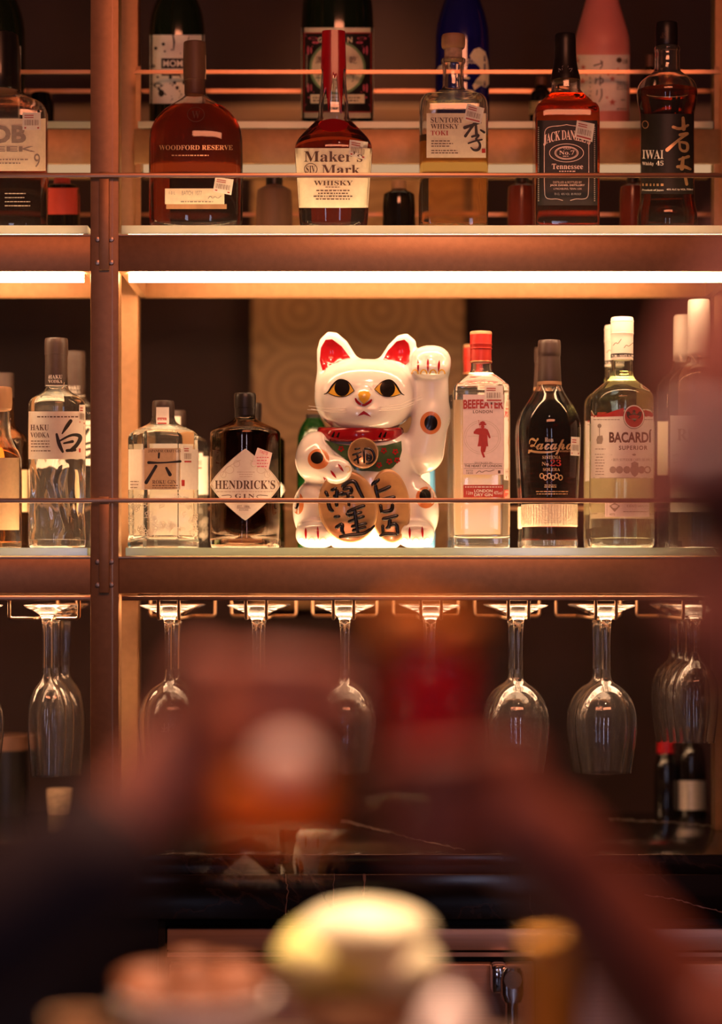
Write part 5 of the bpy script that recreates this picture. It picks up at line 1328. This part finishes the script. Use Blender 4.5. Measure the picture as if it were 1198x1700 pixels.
wine = [(1003.5, 1), (1003.5, 49), (1005.5, 50), (1008, 46), (1012, 34), (1017, 22), (1022, 13), (1030, 9), (1045, 7.5), (1080, 7), (1115, 7.5), (1128, 9), (1134, 14), (1140, 25), (1150, 36), (1165, 45), (1185, 51), (1205, 52), (1230, 50), (1258, 46), (1283, 42)]
slim = [(1003.5, 1), (1003.5, 38), (1005.5, 39), (1008, 36), (1012, 27), (1017, 18), (1022, 11), (1030, 8), (1045, 7), (1080, 6.5), (1112, 7), (1126, 8.5), (1133, 13), (1142, 21), (1155, 27), (1175, 31), (1200, 32.5), (1230, 31.5), (1262, 29), (1289, 27)]
short = [(1003.5, 1), (1003.5, 41), (1005.5, 42), (1008, 39), (1012, 30), (1017, 20), (1022, 12), (1030, 8.5), (1045, 7), (1075, 7), (1092, 8), (1099, 13), (1107, 23), (1118, 31), (1135, 37), (1155, 38.5), (1180, 37.5), (1208, 34.5), (1233, 31)]
ordn = ['first', 'second', 'third', 'fourth', 'fifth', 'sixth', 'last']
for k, c in enumerate(RC[:6]):
    for j, D in enumerate((3.705, 3.835)):
        X = WX(c + (2 if k < 3 else -1), 3.705); px = CX + X / D * F
        where = {0: 'beside the left post, with small etched characters', 1: 'second from the left post', 2: 'third from the left post, under the lucky cat', 3: 'mostly hidden by the red drink', 4: 'just right of the red drink', 5: 'under the dark rum bottle'}[k]
        g = stem_glass('wine_glass', px, D, wine, ('hanging wine glass ' + where + ', front one') if j == 0 else ('rear hanging wine glass behind the one ' + where.replace(', with small etched characters', '')), 'hanging wine glasses', ZF)
        if k == 0 and j == 0:
            V, Fs = text_mesh('\u4e7e\u676f'); wdt, hgt = 32 / (F / 3.7), 15 / (F / 3.7); mb = MB(); zc = -(1206 - 1003.5) / (F / 3.7); R0 = 52.0 / (F / 3.7) + 0.0004
            mb.add([(lambda x, z: (x, -math.sqrt(max(1e-9, R0 * R0 - x * x)), z))((0.5 - u) * wdt + 0.006, zc - (v - 0.5) * hgt) for u, v in V], Fs)
            mb.obj('etched_characters', 'ink_silver', g, sharp=0)
for j, D in enumerate((3.705, 3.787, 3.869, 3.951)):
    X = WX(RC[6] + 2, 3.705); stem_glass('wine_glass', CX + X / D * F, D, short, ['short hanging wine glass at the far right, front one', 'short wine glass at the far right, second in its row', 'short wine glass at the far right, third in its row', 'short wine glass at the far right, rearmost in its row'][j], 'short hanging wine glasses', ZF)
for j, D in enumerate((3.705, 3.80, 3.935)):
    X = WX(78, 3.705); stem_glass('wine_glass', CX + X / D * F, D, slim, ['slim hanging glass left of the post, front one', 'slim glass left of the post, second in its row', 'slim glass left of the post, rearmost in its row'][j], 'slim hanging glasses', ZF)
stem_glass('wine_glass', -45, 3.705, wine, 'hanging wine glass cut off by the left edge', 'hanging wine glasses', ZF)

# small things standing on the back counter, out of focus
def countertop(label, cx, D, rows, mat, name, cat, cap=None, lab=None):
    b = Bottle(name, label, cx, D, ZC, rows, cat=cat); b.solid(mat)
    if cap: b.cap(*cap)
    if lab: b.label(*lab)
    return b
countertop('small pale cup on the back counter behind the slim glasses', 99, 4.22, [(1362, 15), (1358, 17), (1330, 20), (1310, 21)], 'cork', 'cup', 'cup')
countertop('dark box with reddish lid on the counter at the left edge', 12, 4.22, [(1362, 34), (1250, 34), (1245, 34)], 'black_panel', 'box', 'box', cap=([(1245, 36), (1220, 36)], 'cap_dark_wood', 'lid'))
countertop('dark bottle with red top on the counter at right', 1105, 4.22, [(1362, 20), (1270, 20), (1255, 14), (1240, 9), (1215, 9)], 'black_glass', 'sauce_bottle', 'bottle', cap=([(1250, 15), (1210, 14)], 'wax_red', 'cap'))
countertop('dark bottle with pale label on the counter at the right end', 1148, 4.22, [(1362, 24), (1262, 24), (1240, 20), (1228, 11), (1212, 11)], 'black_glass', 'sauce_bottle', 'bottle', cap=([(1232, 12), (1208, 12)], 'cap_dark_wood', 'cap'), lab=(wrows(1296, 1345, 1126, 1170, 3), 'ink_silver'))
# ================================================================== guests and their table, far out of focus
pmat('skin', (0.34, 0.15, 0.105), 0.45, sss=0.15, noise=0.08, nscale=25)
pmat('hair_dark', (0.15, 0.062, 0.045), 0.42, noise=0.3, nscale=60, stretch=(1, 1, 0.2))
pmat('jacket_cloth', (0.022, 0.016, 0.022), 0.8, noise=0.2, nscale=120)
pmat('shirt_cloth', (0.10, 0.025, 0.02), 0.8, noise=0.2, nscale=120)
pmat('table_wood', (0.07, 0.03, 0.018), 0.4, noise=0.4, nscale=20, stretch=(0.2, 1, 1))
pmat('iron', (0.02, 0.018, 0.018), 0.45, 0.6, noise=0.2, nscale=40)
pmat('porcelain', (0.86, 0.80, 0.76), 0.25, coat=0.3, noise=0.04, nscale=20)
pmat('fried_crust', (0.24, 0.075, 0.024), 0.6, noise=0.5, nscale=70, bump=0.6, bscale=160)
pmat('leaf_green', (0.54, 0.54, 0.06), 0.45, sss=0.1, noise=0.5, nscale=30, col2=(0.74, 0.70, 0.34))
pmat('leaf_pale', (0.88, 0.84, 0.56), 0.45, sss=0.1, noise=0.3, nscale=30)
pmat('tan_glaze', (0.62, 0.36, 0.18), 0.35, coat=0.2, noise=0.2, nscale=30)
edgemat('red_drink', (0.85, 0.003, 0.010), 0.01); edgemat('amber_drink', (0.95, 0.44, 0.10), 0.02); pmat('highlight', (0.92, 0.86, 0.78), 0.3, sss=0.1, noise=0.05, nscale=40)
pmat('beer', (0.74, 0.36, 0.06), 0.2, spec=0.5, noise=0.1, nscale=20)
pmat('foam', (0.86, 0.70, 0.58), 0.7, noise=0.1, nscale=80, bump=0.2, bscale=300)
pmat('orange_peel', (0.80, 0.30, 0.05), 0.45, noise=0.2, nscale=60, bump=0.2, bscale=400)
ZTB = 0.90
t = thing('dining_table', 'small dark wooden dining table in the blurred foreground', 'table', (-0.03, 1.70, 0))
rel(MB().box(-0.28, 0.20, 1.2, 2.19, ZTB - 0.03, ZTB, bev=0.004), t.location).obj('table_top', 'table_wood', t)
rel(MB().box(-0.06, 0.0, 1.67, 1.73, 0.03, ZTB - 0.03, bev=0.006), t.location).obj('pedestal', 'iron', t)
rel(MB().box(-0.24, 0.18, 1.42, 1.98, 0.0, 0.03, bev=0.006), t.location).obj('base_plate', 'iron', t)

class Field:
    def __init__(s, lo, hi, h):
        s.lo = np.array(lo, float); s.h = h; n = np.ceil((np.array(hi) - s.lo) / h).astype(int) + 1
        s.F = np.full(n, 0.5); s.n = n
    def put(s, lo, hi, fn, k, sub=False):
        a = np.maximum(0, np.floor((np.array(lo) - s.lo) / s.h).astype(int)); b = np.minimum(s.n, np.ceil((np.array(hi) - s.lo) / s.h).astype(int) + 1)
        if (b <= a).any(): return
        P = np.stack(np.meshgrid(*[s.lo[i] + s.h * np.arange(a[i], b[i]) for i in range(3)], indexing='ij'), -1)
        sl = tuple(slice(a[i], b[i]) for i in range(3)); d = fn(P)
        s.F[sl] = np.maximum(s.F[sl], -d) if sub else smin(s.F[sl], d, k)
    def cap(s, a, b, ra, rb, k=0.012):
        m = max(ra, rb) + k + 0.012; lo = np.minimum(a, b) - m; hi = np.maximum(a, b) + m
        s.put(lo, hi, lambda P: sd_cap(P, a, b, ra, rb), k)
    def ell(s, c, r, k=0.012, e=2.0, sub=False):
        m = k + 0.012; s.put(np.array(c) - np.array(r) - m, np.array(c) + np.array(r) + m, lambda P: sd_ell(P, c, r, e), k, sub)
    def mesh(s, name, mat, parent, org, clip=None):
        V, Q = surface_nets(s.F, s.lo, s.h); V = V - np.array(org)
        return mesh_obj(name, V.tolist(), Q.tolist(), mat, parent, sharp=0)

pmat('skin_shaded', (0.20, 0.065, 0.042), 0.45, noise=0.08, nscale=25)  # darker copy of skin, the shade on the right guest put into its colour
def person(name, label, skin, sx, hx, hy, hz, sh_near, sh_far, elbow, wrist, cup, R, palm_th, zs, long_sleeve, cloth_mat, cloth_name, turn):
    """sx = -1 faces left, +1 faces right; cup = centre of the glass the hand holds"""
    tx = hx - sx * 0.07
    lo = (min(tx - 0.2, wrist[0] - 0.09, cup[0] - 0.06) - 0.03, min(hy - 0.3, 0.8), 0.02)
    hi = (max(tx + 0.2, wrist[0] + 0.09, cup[0] + 0.06) + 0.03, 1.6, hz + 0.16)
    knee_x = tx + sx * 0.23
    lo = (min(lo[0], knee_x - 0.1), lo[1], 0.0); hi = (max(hi[0], knee_x + 0.14), hi[1], hi[2])
    f = Field(lo, hi, 0.0048); c = Field(lo, hi, 0.007)
    org = (tx, hy, 0.0); root = thing(name, label, 'person', org)
    # trunk, neck, head
    def trunk(g, d):
        g.cap((tx, hy, 1.06), (tx, hy, 0.68), 0.115 + d, 0.13 + d, 0.05); g.cap(sh_near, sh_far, 0.065 + d, 0.065 + d, 0.05)
        for s in (-1, 1):
            g.cap((tx, hy + s * 0.08, 0.63), (knee_x, hy + s * 0.10, 0.63), 0.085 + d, 0.062 + d, 0.03)
            g.cap((knee_x, hy + s * 0.10, 0.63), (knee_x, hy + s * 0.10, 0.09), 0.058 + d, 0.042 + d, 0.02)
        g.cap(sh_near, (tx + sx * 0.05, hy - 0.27, 0.86), 0.052 + d, 0.042 + d, 0.03)
    trunk(f, 0); f.cap((tx, hy, 1.12), (hx - sx * 0.02, hy, hz - 0.07), 0.056, 0.052, 0.03)
    for s in (-1, 1): f.cap((knee_x, hy + s * 0.10, 0.045), (knee_x + sx * 0.13, hy + s * 0.11, 0.04), 0.042, 0.036, 0.02)
    f.cap((tx + sx * 0.05, hy - 0.27, 0.86), (tx + sx * 0.26, hy - 0.16, 0.74), 0.04, 0.03, 0.02); f.ell((tx + sx * 0.31, hy - 0.14, 0.725), (0.05, 0.04, 0.024), 0.015)
    f.ell((hx, hy, hz + 0.02), (0.098, 0.077, 0.108), 0.02); f.cap((hx + sx * 0.045, hy, hz - 0.085), (hx - sx * 0.01, hy, hz - 0.04), 0.045, 0.06, 0.03)
    f.cap((hx + sx * 0.088, hy, hz + 0.015), (hx + sx * 0.112, hy, hz - 0.022), 0.009, 0.014, 0.012); f.ell((hx + sx * 0.084, hy, hz - 0.058), (0.014, 0.024, 0.009), 0.01)
    for s in (-1, 1):
        f.ell((hx + sx * 0.092, hy + s * 0.033, hz + 0.012), (0.014, 0.017, 0.012), 0.004, sub=True); f.ell((hx - sx * 0.008, hy + s * 0.076, hz), (0.018, 0.010, 0.032), 0.008)
    # the raised arm
    f.cap(sh_far, elbow, 0.048, 0.042, 0.025); f.cap(elbow, wrist, 0.041, 0.028, 0.012)
    C = np.array(cup); pd = np.array((math.cos(palm_th), math.sin(palm_th), 0.0)); zc = sum(zs) / 4
    palm = np.array((C[0], C[1], zc)) + pd * (R + 0.018)
    f.cap(wrist, tuple(palm - pd * 0.0 + np.array((0, 0, -0.012))), 0.028, 0.026, 0.012); f.cap(tuple(palm + (0, 0, 0.022)), tuple(palm + (0, 0, -0.022)), 0.017, 0.018, 0.012)
    for i, z in enumerate(zs):
        ln = (1.0, 1.08, 1.0, 0.82)[i]; span = (0.066 * ln) / (R + 0.008); pts = []
        for q in range(4):
            th = palm_th - turn * (0.25 + span * q / 3 * 1.25)
            pts.append((C[0] + (R + 0.0088) * math.cos(th), C[1] + (R + 0.0088) * math.sin(th), z + (0.004 if q else 0) - 0.002 * q))
        f.cap(tuple(palm + (0, 0, z - zc)), pts[0], 0.0105, 0.0095, 0.005)
        for q in range(3): f.cap(pts[q], pts[q + 1], 0.0092 - 0.0006 * q, 0.0088 - 0.0006 * q, 0.002)
    th_pts = []
    for q in range(3):
        th = palm_th + turn * (0.35 + 0.5 * q); th_pts.append((C[0] + (R + 0.0095) * math.cos(th), C[1] + (R + 0.0095) * math.sin(th), zc - 0.012 + 0.02 * q))
    f.cap(tuple(palm + (0, 0, -0.022)), th_pts[0], 0.013, 0.0115, 0.006); f.cap(th_pts[0], th_pts[1], 0.0112, 0.0105, 0.002); f.cap(th_pts[1], th_pts[2], 0.0105, 0.0092, 0.002)
    f.mesh('body', skin, root, org)
    # clothes
    trunk(c, 0.010)
    if long_sleeve:
        w2 = tuple(np.array(elbow) + (np.array(wrist) - np.array(elbow)) * 0.98); c.cap(sh_far, elbow, 0.062, 0.055, 0.03); c.cap(elbow, w2, 0.054, 0.042, 0.015)
    else:
        m2 = tuple(np.array(sh_far) + (np.array(elbow) - np.array(sh_far)) * 0.45); c.cap(sh_far, m2, 0.062, 0.060, 0.03)
    c.mesh(cloth_name, cloth_mat, root, org)
    hf = Field((hx - 0.15, hy - 0.13, hz - 0.12), (hx + 0.15, hy + 0.13, hz + 0.16), 0.006)
    hf.ell((hx - sx * 0.014, hy, hz + 0.035), (0.104, 0.088, 0.108), 0.01); hf.ell((hx - sx * 0.05, hy, hz - 0.03), (0.062, 0.074, 0.07), 0.02)
    hf.put((hx - 0.2, hy - 0.2, hz - 0.2), (hx + 0.2, hy + 0.2, hz + 0.2), lambda P: np.maximum(-(P[..., 0] - (hx + sx * 0.052)) * sx * -1 * -1, (P[..., 2] - (hz + 0.075))) if False else sd_ell(P, (hx + sx * 0.10, hy, hz - 0.035), (0.062, 0.10, 0.098)), 0.01, sub=True)
    hf.mesh('hair', 'hair_dark', root, org)
    for s in (-1, 1):
        m = MB(); v, q = loft([(0.011 * math.sin(-PI / 2 + PI * i / 8), max(1e-5, 0.011 * math.cos(-PI / 2 + PI * i / 8)), max(1e-5, 0.011 * math.cos(-PI / 2 + PI * i / 8)), 2.0) for i in range(9)], 14)
        m.add([(p[0] + hx + sx * 0.080 - org[0], p[1] + hy + s * 0.032 - org[1], p[2] + hz + 0.012) for p in v], q); m.obj('eye', 'ink_white', root)
        m = MB(); m.add([(p[0] * 0.5 + hx + sx * 0.0865 - org[0], p[1] * 0.5 + hy + s * 0.032 - org[1], p[2] * 0.5 + hz + 0.012) for p in v], q); m.obj('iris', 'ink_brown', root)
    return root
# stools the guests sit on
def stool(x, y, label):
    s = thing('stool', label, 'stool', (x, y, 0), 'dining stools')
    v, f2 = loft([(0.46, 0.15, 0.15, 2), (0.47, 0.17, 0.17, 2), (0.50, 0.17, 0.17, 2), (0.515, 0.15, 0.15, 2)], 32); mesh_obj('seat', v, f2, 'table_wood', s)
    v, f2 = loft([(0.02, 0.025, 0.025, 2), (0.46, 0.025, 0.025, 2)], 16); mesh_obj('pole', v, f2, 'iron', s)
    v, f2 = loft([(0.0, 0.19, 0.19, 2), (0.012, 0.19, 0.19, 2), (0.022, 0.06, 0.06, 2)], 32); mesh_obj('base_plate', v, f2, 'iron', s)
CL, CR = (-0.051, 1.42), (0.041, 1.42)
ZL0, ZR0 = WZ(1415, 1.42), WZ(1340, 1.42)
person('person', 'guest at the right edge raising the red drink with a bare forearm', 'skin_shaded', -1, 0.233, 1.10, 1.352, (0.33, 0.92, 1.10), (0.33, 1.27, 1.10), (0.215, 1.47, 1.012), (0.112, 1.43, 1.142), (CR[0], CR[1]), 0.0295, 0.0, (1.198, 1.181, 1.164, 1.149), False, 'shirt_cloth', 'shirt', 1)
person('person', 'guest in a dark sleeve at the left raising the amber drink', 'skin', 1, -0.56, 1.16, 1.36, (-0.63, 0.98, 1.10), (-0.60, 1.33, 1.10), (-0.355, 1.47, 1.005), (-0.152, 1.435, 1.140), (CL[0], CL[1]), 0.0395, 2.5, (1.250, 1.233, 1.217, 1.202), True, 'jacket_cloth', 'jacket', 1)
stool(0.34, 1.10, 'round stool under the guest at the right edge'); stool(-0.66, 1.16, 'round stool under the guest in the dark sleeve')

# the two raised drinks
def tumbler(label, cxy, z0, R, h, level, drink, name='drinking_glass'):
    g = thing(name, label, 'drink', (cxy[0], cxy[1], z0)); t = 0.0018
    mb = MB(); mb.add(*loft([(0, R * 0.94, R * 0.94, 2), (0.002, R * 0.96, R * 0.96, 2), (h, R, R, 2)], 40, top=False))
    mb.add(*loft([(0.009, R * 0.94 - t, R * 0.94 - t, 2), (h, R - t, R - t, 2)], 40, top=False, flip=True))
    n = 40; a = 2 * 40 + 40 + 0
    v0, v1 = 2 * n, 3 * n + 1 + n
    mb.f += [(v0 + k, v0 + (k + 1) % n, v1 + (k + 1) % n, v1 + k) for k in range(n)]; mb.m += [0] * n
    mb.obj('glass', 'thin_glass', g)
    v, f = loft([(0.0095, R * 0.94 - t * 1.3, R * 0.94 - t * 1.3, 2), (level, R - t * 1.5, R - t * 1.5, 2)], 40); mesh_obj('drink', v, f, drink, g); return g
g = tumbler('glass of amber whisky with a pale ice ball held by the left guest', CL, ZL0, 0.039, 0.066, 0.044, 'amber_drink')
v, f = loft([(0.0445 + 0.017 * (1 + math.sin(-PI / 2 + PI * i / 12)) - 0.010, max(1e-5, 0.018 * math.cos(-PI / 2 + PI * i / 12)), max(1e-5, 0.018 * math.cos(-PI / 2 + PI * i / 12)), 2.0) for i in range(13)], 28)
mesh_obj('highlight_ball', [(p[0] + 0.008, p[1] - 0.014, p[2]) for p in v], f, 'highlight', g)  # pale ball added to stand in for a bright highlight disc
g = tumbler('glass of deep red cocktail with orange garnish held by the right guest', CR, ZR0, 0.0292, 0.096, 0.088, 'red_drink')
m = MB()
for k, (a, dz) in enumerate(((0.2, 0.100), (1.4, 0.106), (2.5, 0.102), (3.6, 0.107), (4.9, 0.101))):
    pts = [(0.022 * math.cos(a + u * 0.9) * (1 + 0.25 * u), 0.022 * math.sin(a + u * 0.9), dz + 0.010 * math.sin(u * 3)) for u in (0, 0.4, 0.8, 1.2)]
    m.tube(pts, [0.004, 0.009, 0.009, 0.004], 8)
m.obj('orange_garnish', 'orange_peel', g)

# dishes on the table
def bowl(label, cx, D, z0, z1, R, mat, name, foot=0.5):
    b = thing(name, label, 'dish', (WX(cx, D), D, z0)); h = z1 - z0
    prof = [(0, R * foot), (0.004, R * foot), (h * 0.35, R * 0.72), (h * 0.8, R * 0.95), (h, R)]
    mb = MB(); mb.add(*loft([(z, r, r, 2) for z, r in prof], 40, top=False)); mb.add(*loft([(z + 0.004 * (1 - z / h), max(r - 0.004, 0.01), max(r - 0.004, 0.01), 2) for z, r in prof], 40, top=False, flip=True))
    n = 40; v0 = 4 * n; v1 = 5 * n + 1 + 4 * n; mb.f += [(v0 + k, v0 + (k + 1) % n, v1 + (k + 1) % n, v1 + k) for k in range(n)]; mb.m += [0] * n
    mb.obj('bowl', mat, b); return b
def lump(name, cxyz, r, mat, label, cat, group=None, seed=0, h=0.004, bumps=5):
    rnd = random.Random(seed); f = Field(np.array(cxyz) - np.array(r) * 1.5, np.array(cxyz) + np.array(r) * 1.5, h); f.ell(cxyz, r, 0.008)
    for _ in range(bumps):
        a = rnd.uniform(0, 2 * PI); e = rnd.uniform(-0.2, 0.9); p = np.array((math.cos(a) * math.cos(e), math.sin(a) * math.cos(e), math.sin(e))) * np.array(r) * 0.62
        f.ell(tuple(np.array(cxyz) + p), tuple(np.array(r) * 0.48), 0.010)
    V, Q = surface_nets(f.F, f.lo, h); V = V - np.array(cxyz); o = mesh_obj(name, V.tolist(), Q.tolist(), mat, None, sharp=0); o.location = cxyz
    return tag(o, label, cat, group)
zp = WZ(1652, 1.95)
bowl('white porcelain bowl of fried food in the lower left foreground', 325, 1.95, ZTB, zp, 0.064, 'porcelain', 'food_bowl')
rnd = random.Random(9)
spots = [(-0.028, -0.012, 0.006), (0.004, -0.020, 0.008), (0.030, -0.004, 0.007), (-0.020, 0.018, 0.010), (0.012, 0.016, 0.012), (-0.004, -0.002, 0.024), (0.026, 0.012, 0.018), (-0.034, 0.004, 0.016)]
wherel = ['at the left front of the bowl', 'at the front centre of the bowl', 'at the right side of the bowl', 'at the left back of the bowl', 'at the back centre of the bowl', 'on top of the heap in the bowl', 'on the upper right of the heap', 'on the upper left of the heap']
for k, (dx, dy, dz) in enumerate(spots):
    lump('fried_chicken', (WX(325, 1.95) + dx * 1.15, 1.95 + dy * 1.15, zp + dz * 1.0 - 0.008), (0.020, 0.017, 0.014), 'fried_crust', 'blurred orange-brown fried morsel ' + wherel[k], 'food', 'fried morsels in the white bowl', k, 0.003)
# pale green cabbage heart on a small plate
zc0 = WZ(1652, 2.06)
bowl('small tan dish under the green vegetable in the foreground', 588, 2.06, ZTB, zc0, 0.054, 'tan_glaze', 'serving_dish')
cb = thing('cabbage_heart', 'pale yellow-green leafy cabbage piece in the bright foreground', 'vegetable', (WX(592, 2.06), 2.06, zc0))
for k, (dx, dy, dz, rx, ry, rz, mt) in enumerate(((0, 0, 0.036, 0.054, 0.040, 0.032, 'leaf_green'), (0.006, -0.008, 0.050, 0.048, 0.036, 0.024, 'leaf_pale'), (-0.030, -0.012, 0.030, 0.030, 0.030, 0.026, 'leaf_green'), (0.030, -0.014, 0.024, 0.030, 0.026, 0.024, 'leaf_pale'))):
    n, m = 28, 14; V = []; Fs = []
    for i in range(m + 1):
        ph = -PI / 2 + PI * i / m
        for j in range(n):
            th = 2 * PI * j / n; w = 1 + 0.05 * math.sin(5 * th + k) * math.cos(ph)
            V.append((1.18 * (dx + rx * w * math.cos(ph) * math.cos(th)), 1.18 * (dy + ry * w * math.cos(ph) * math.sin(th)), 1.1 * (dz + rz * math.sin(ph))))
    for i in range(m):
        for j in range(n): Fs.append((i * n + j, i * n + (j + 1) % n, (i + 1) * n + (j + 1) % n, (i + 1) * n + j))
    mesh_obj('leaf', V, Fs, mt, cb, sharp=0)
# beer
Db = 1.88; zb0 = ZTB
g = tumbler('small glass of golden beer in the lower right foreground', (WX(914, Db), Db), ZTB, 0.0255, WZ(1552, Db) - ZTB, WZ(1590, Db) - ZTB, 'beer')
hh = WZ(1590, Db) - ZTB
v, f = loft([(hh + 0.0003, 0.0228, 0.0228, 2), (WZ(1556, Db) - ZTB, 0.0232, 0.0232, 2), (WZ(1552, Db) - ZTB, 0.018, 0.018, 2)], 32); mesh_obj('foam', v, f, 'beer', g)
# white dispenser, tan dish
o = thing('soy_dispenser', 'small domed white porcelain pot at the bottom of the picture', 'pot', (WX(742, 1.6), 1.6, ZTB)); hz = WZ(1650, 1.6) - ZTB
v, f = loft([tuple(r) for r in chaikin([(0, 0.017, 0.017, 2), (0.004, 0.020, 0.020, 2), (hz * 0.55, 0.021, 0.021, 2), (hz * 0.8, 0.0195, 0.0195, 2), (hz * 0.95, 0.012, 0.012, 2), (hz, 0.003, 0.003, 2)], 2)], 32); mesh_obj('body', v, f, 'porcelain', o)
v, f = loft([(hz - 0.001, 0.003, 0.003, 2), (hz + 0.003, 0.004, 0.004, 2), (hz + 0.006, 0.002, 0.002, 2)], 16); mesh_obj('knob', v, f, 'porcelain', o)
bowl('tan glazed dish cut off at the bottom left', 128, 1.75, ZTB, WZ(1690, 1.75), 0.020, 'tan_glaze', 'sauce_dish')

if TXT.get('obj'): bpy.data.objects.remove(TXT['obj'])
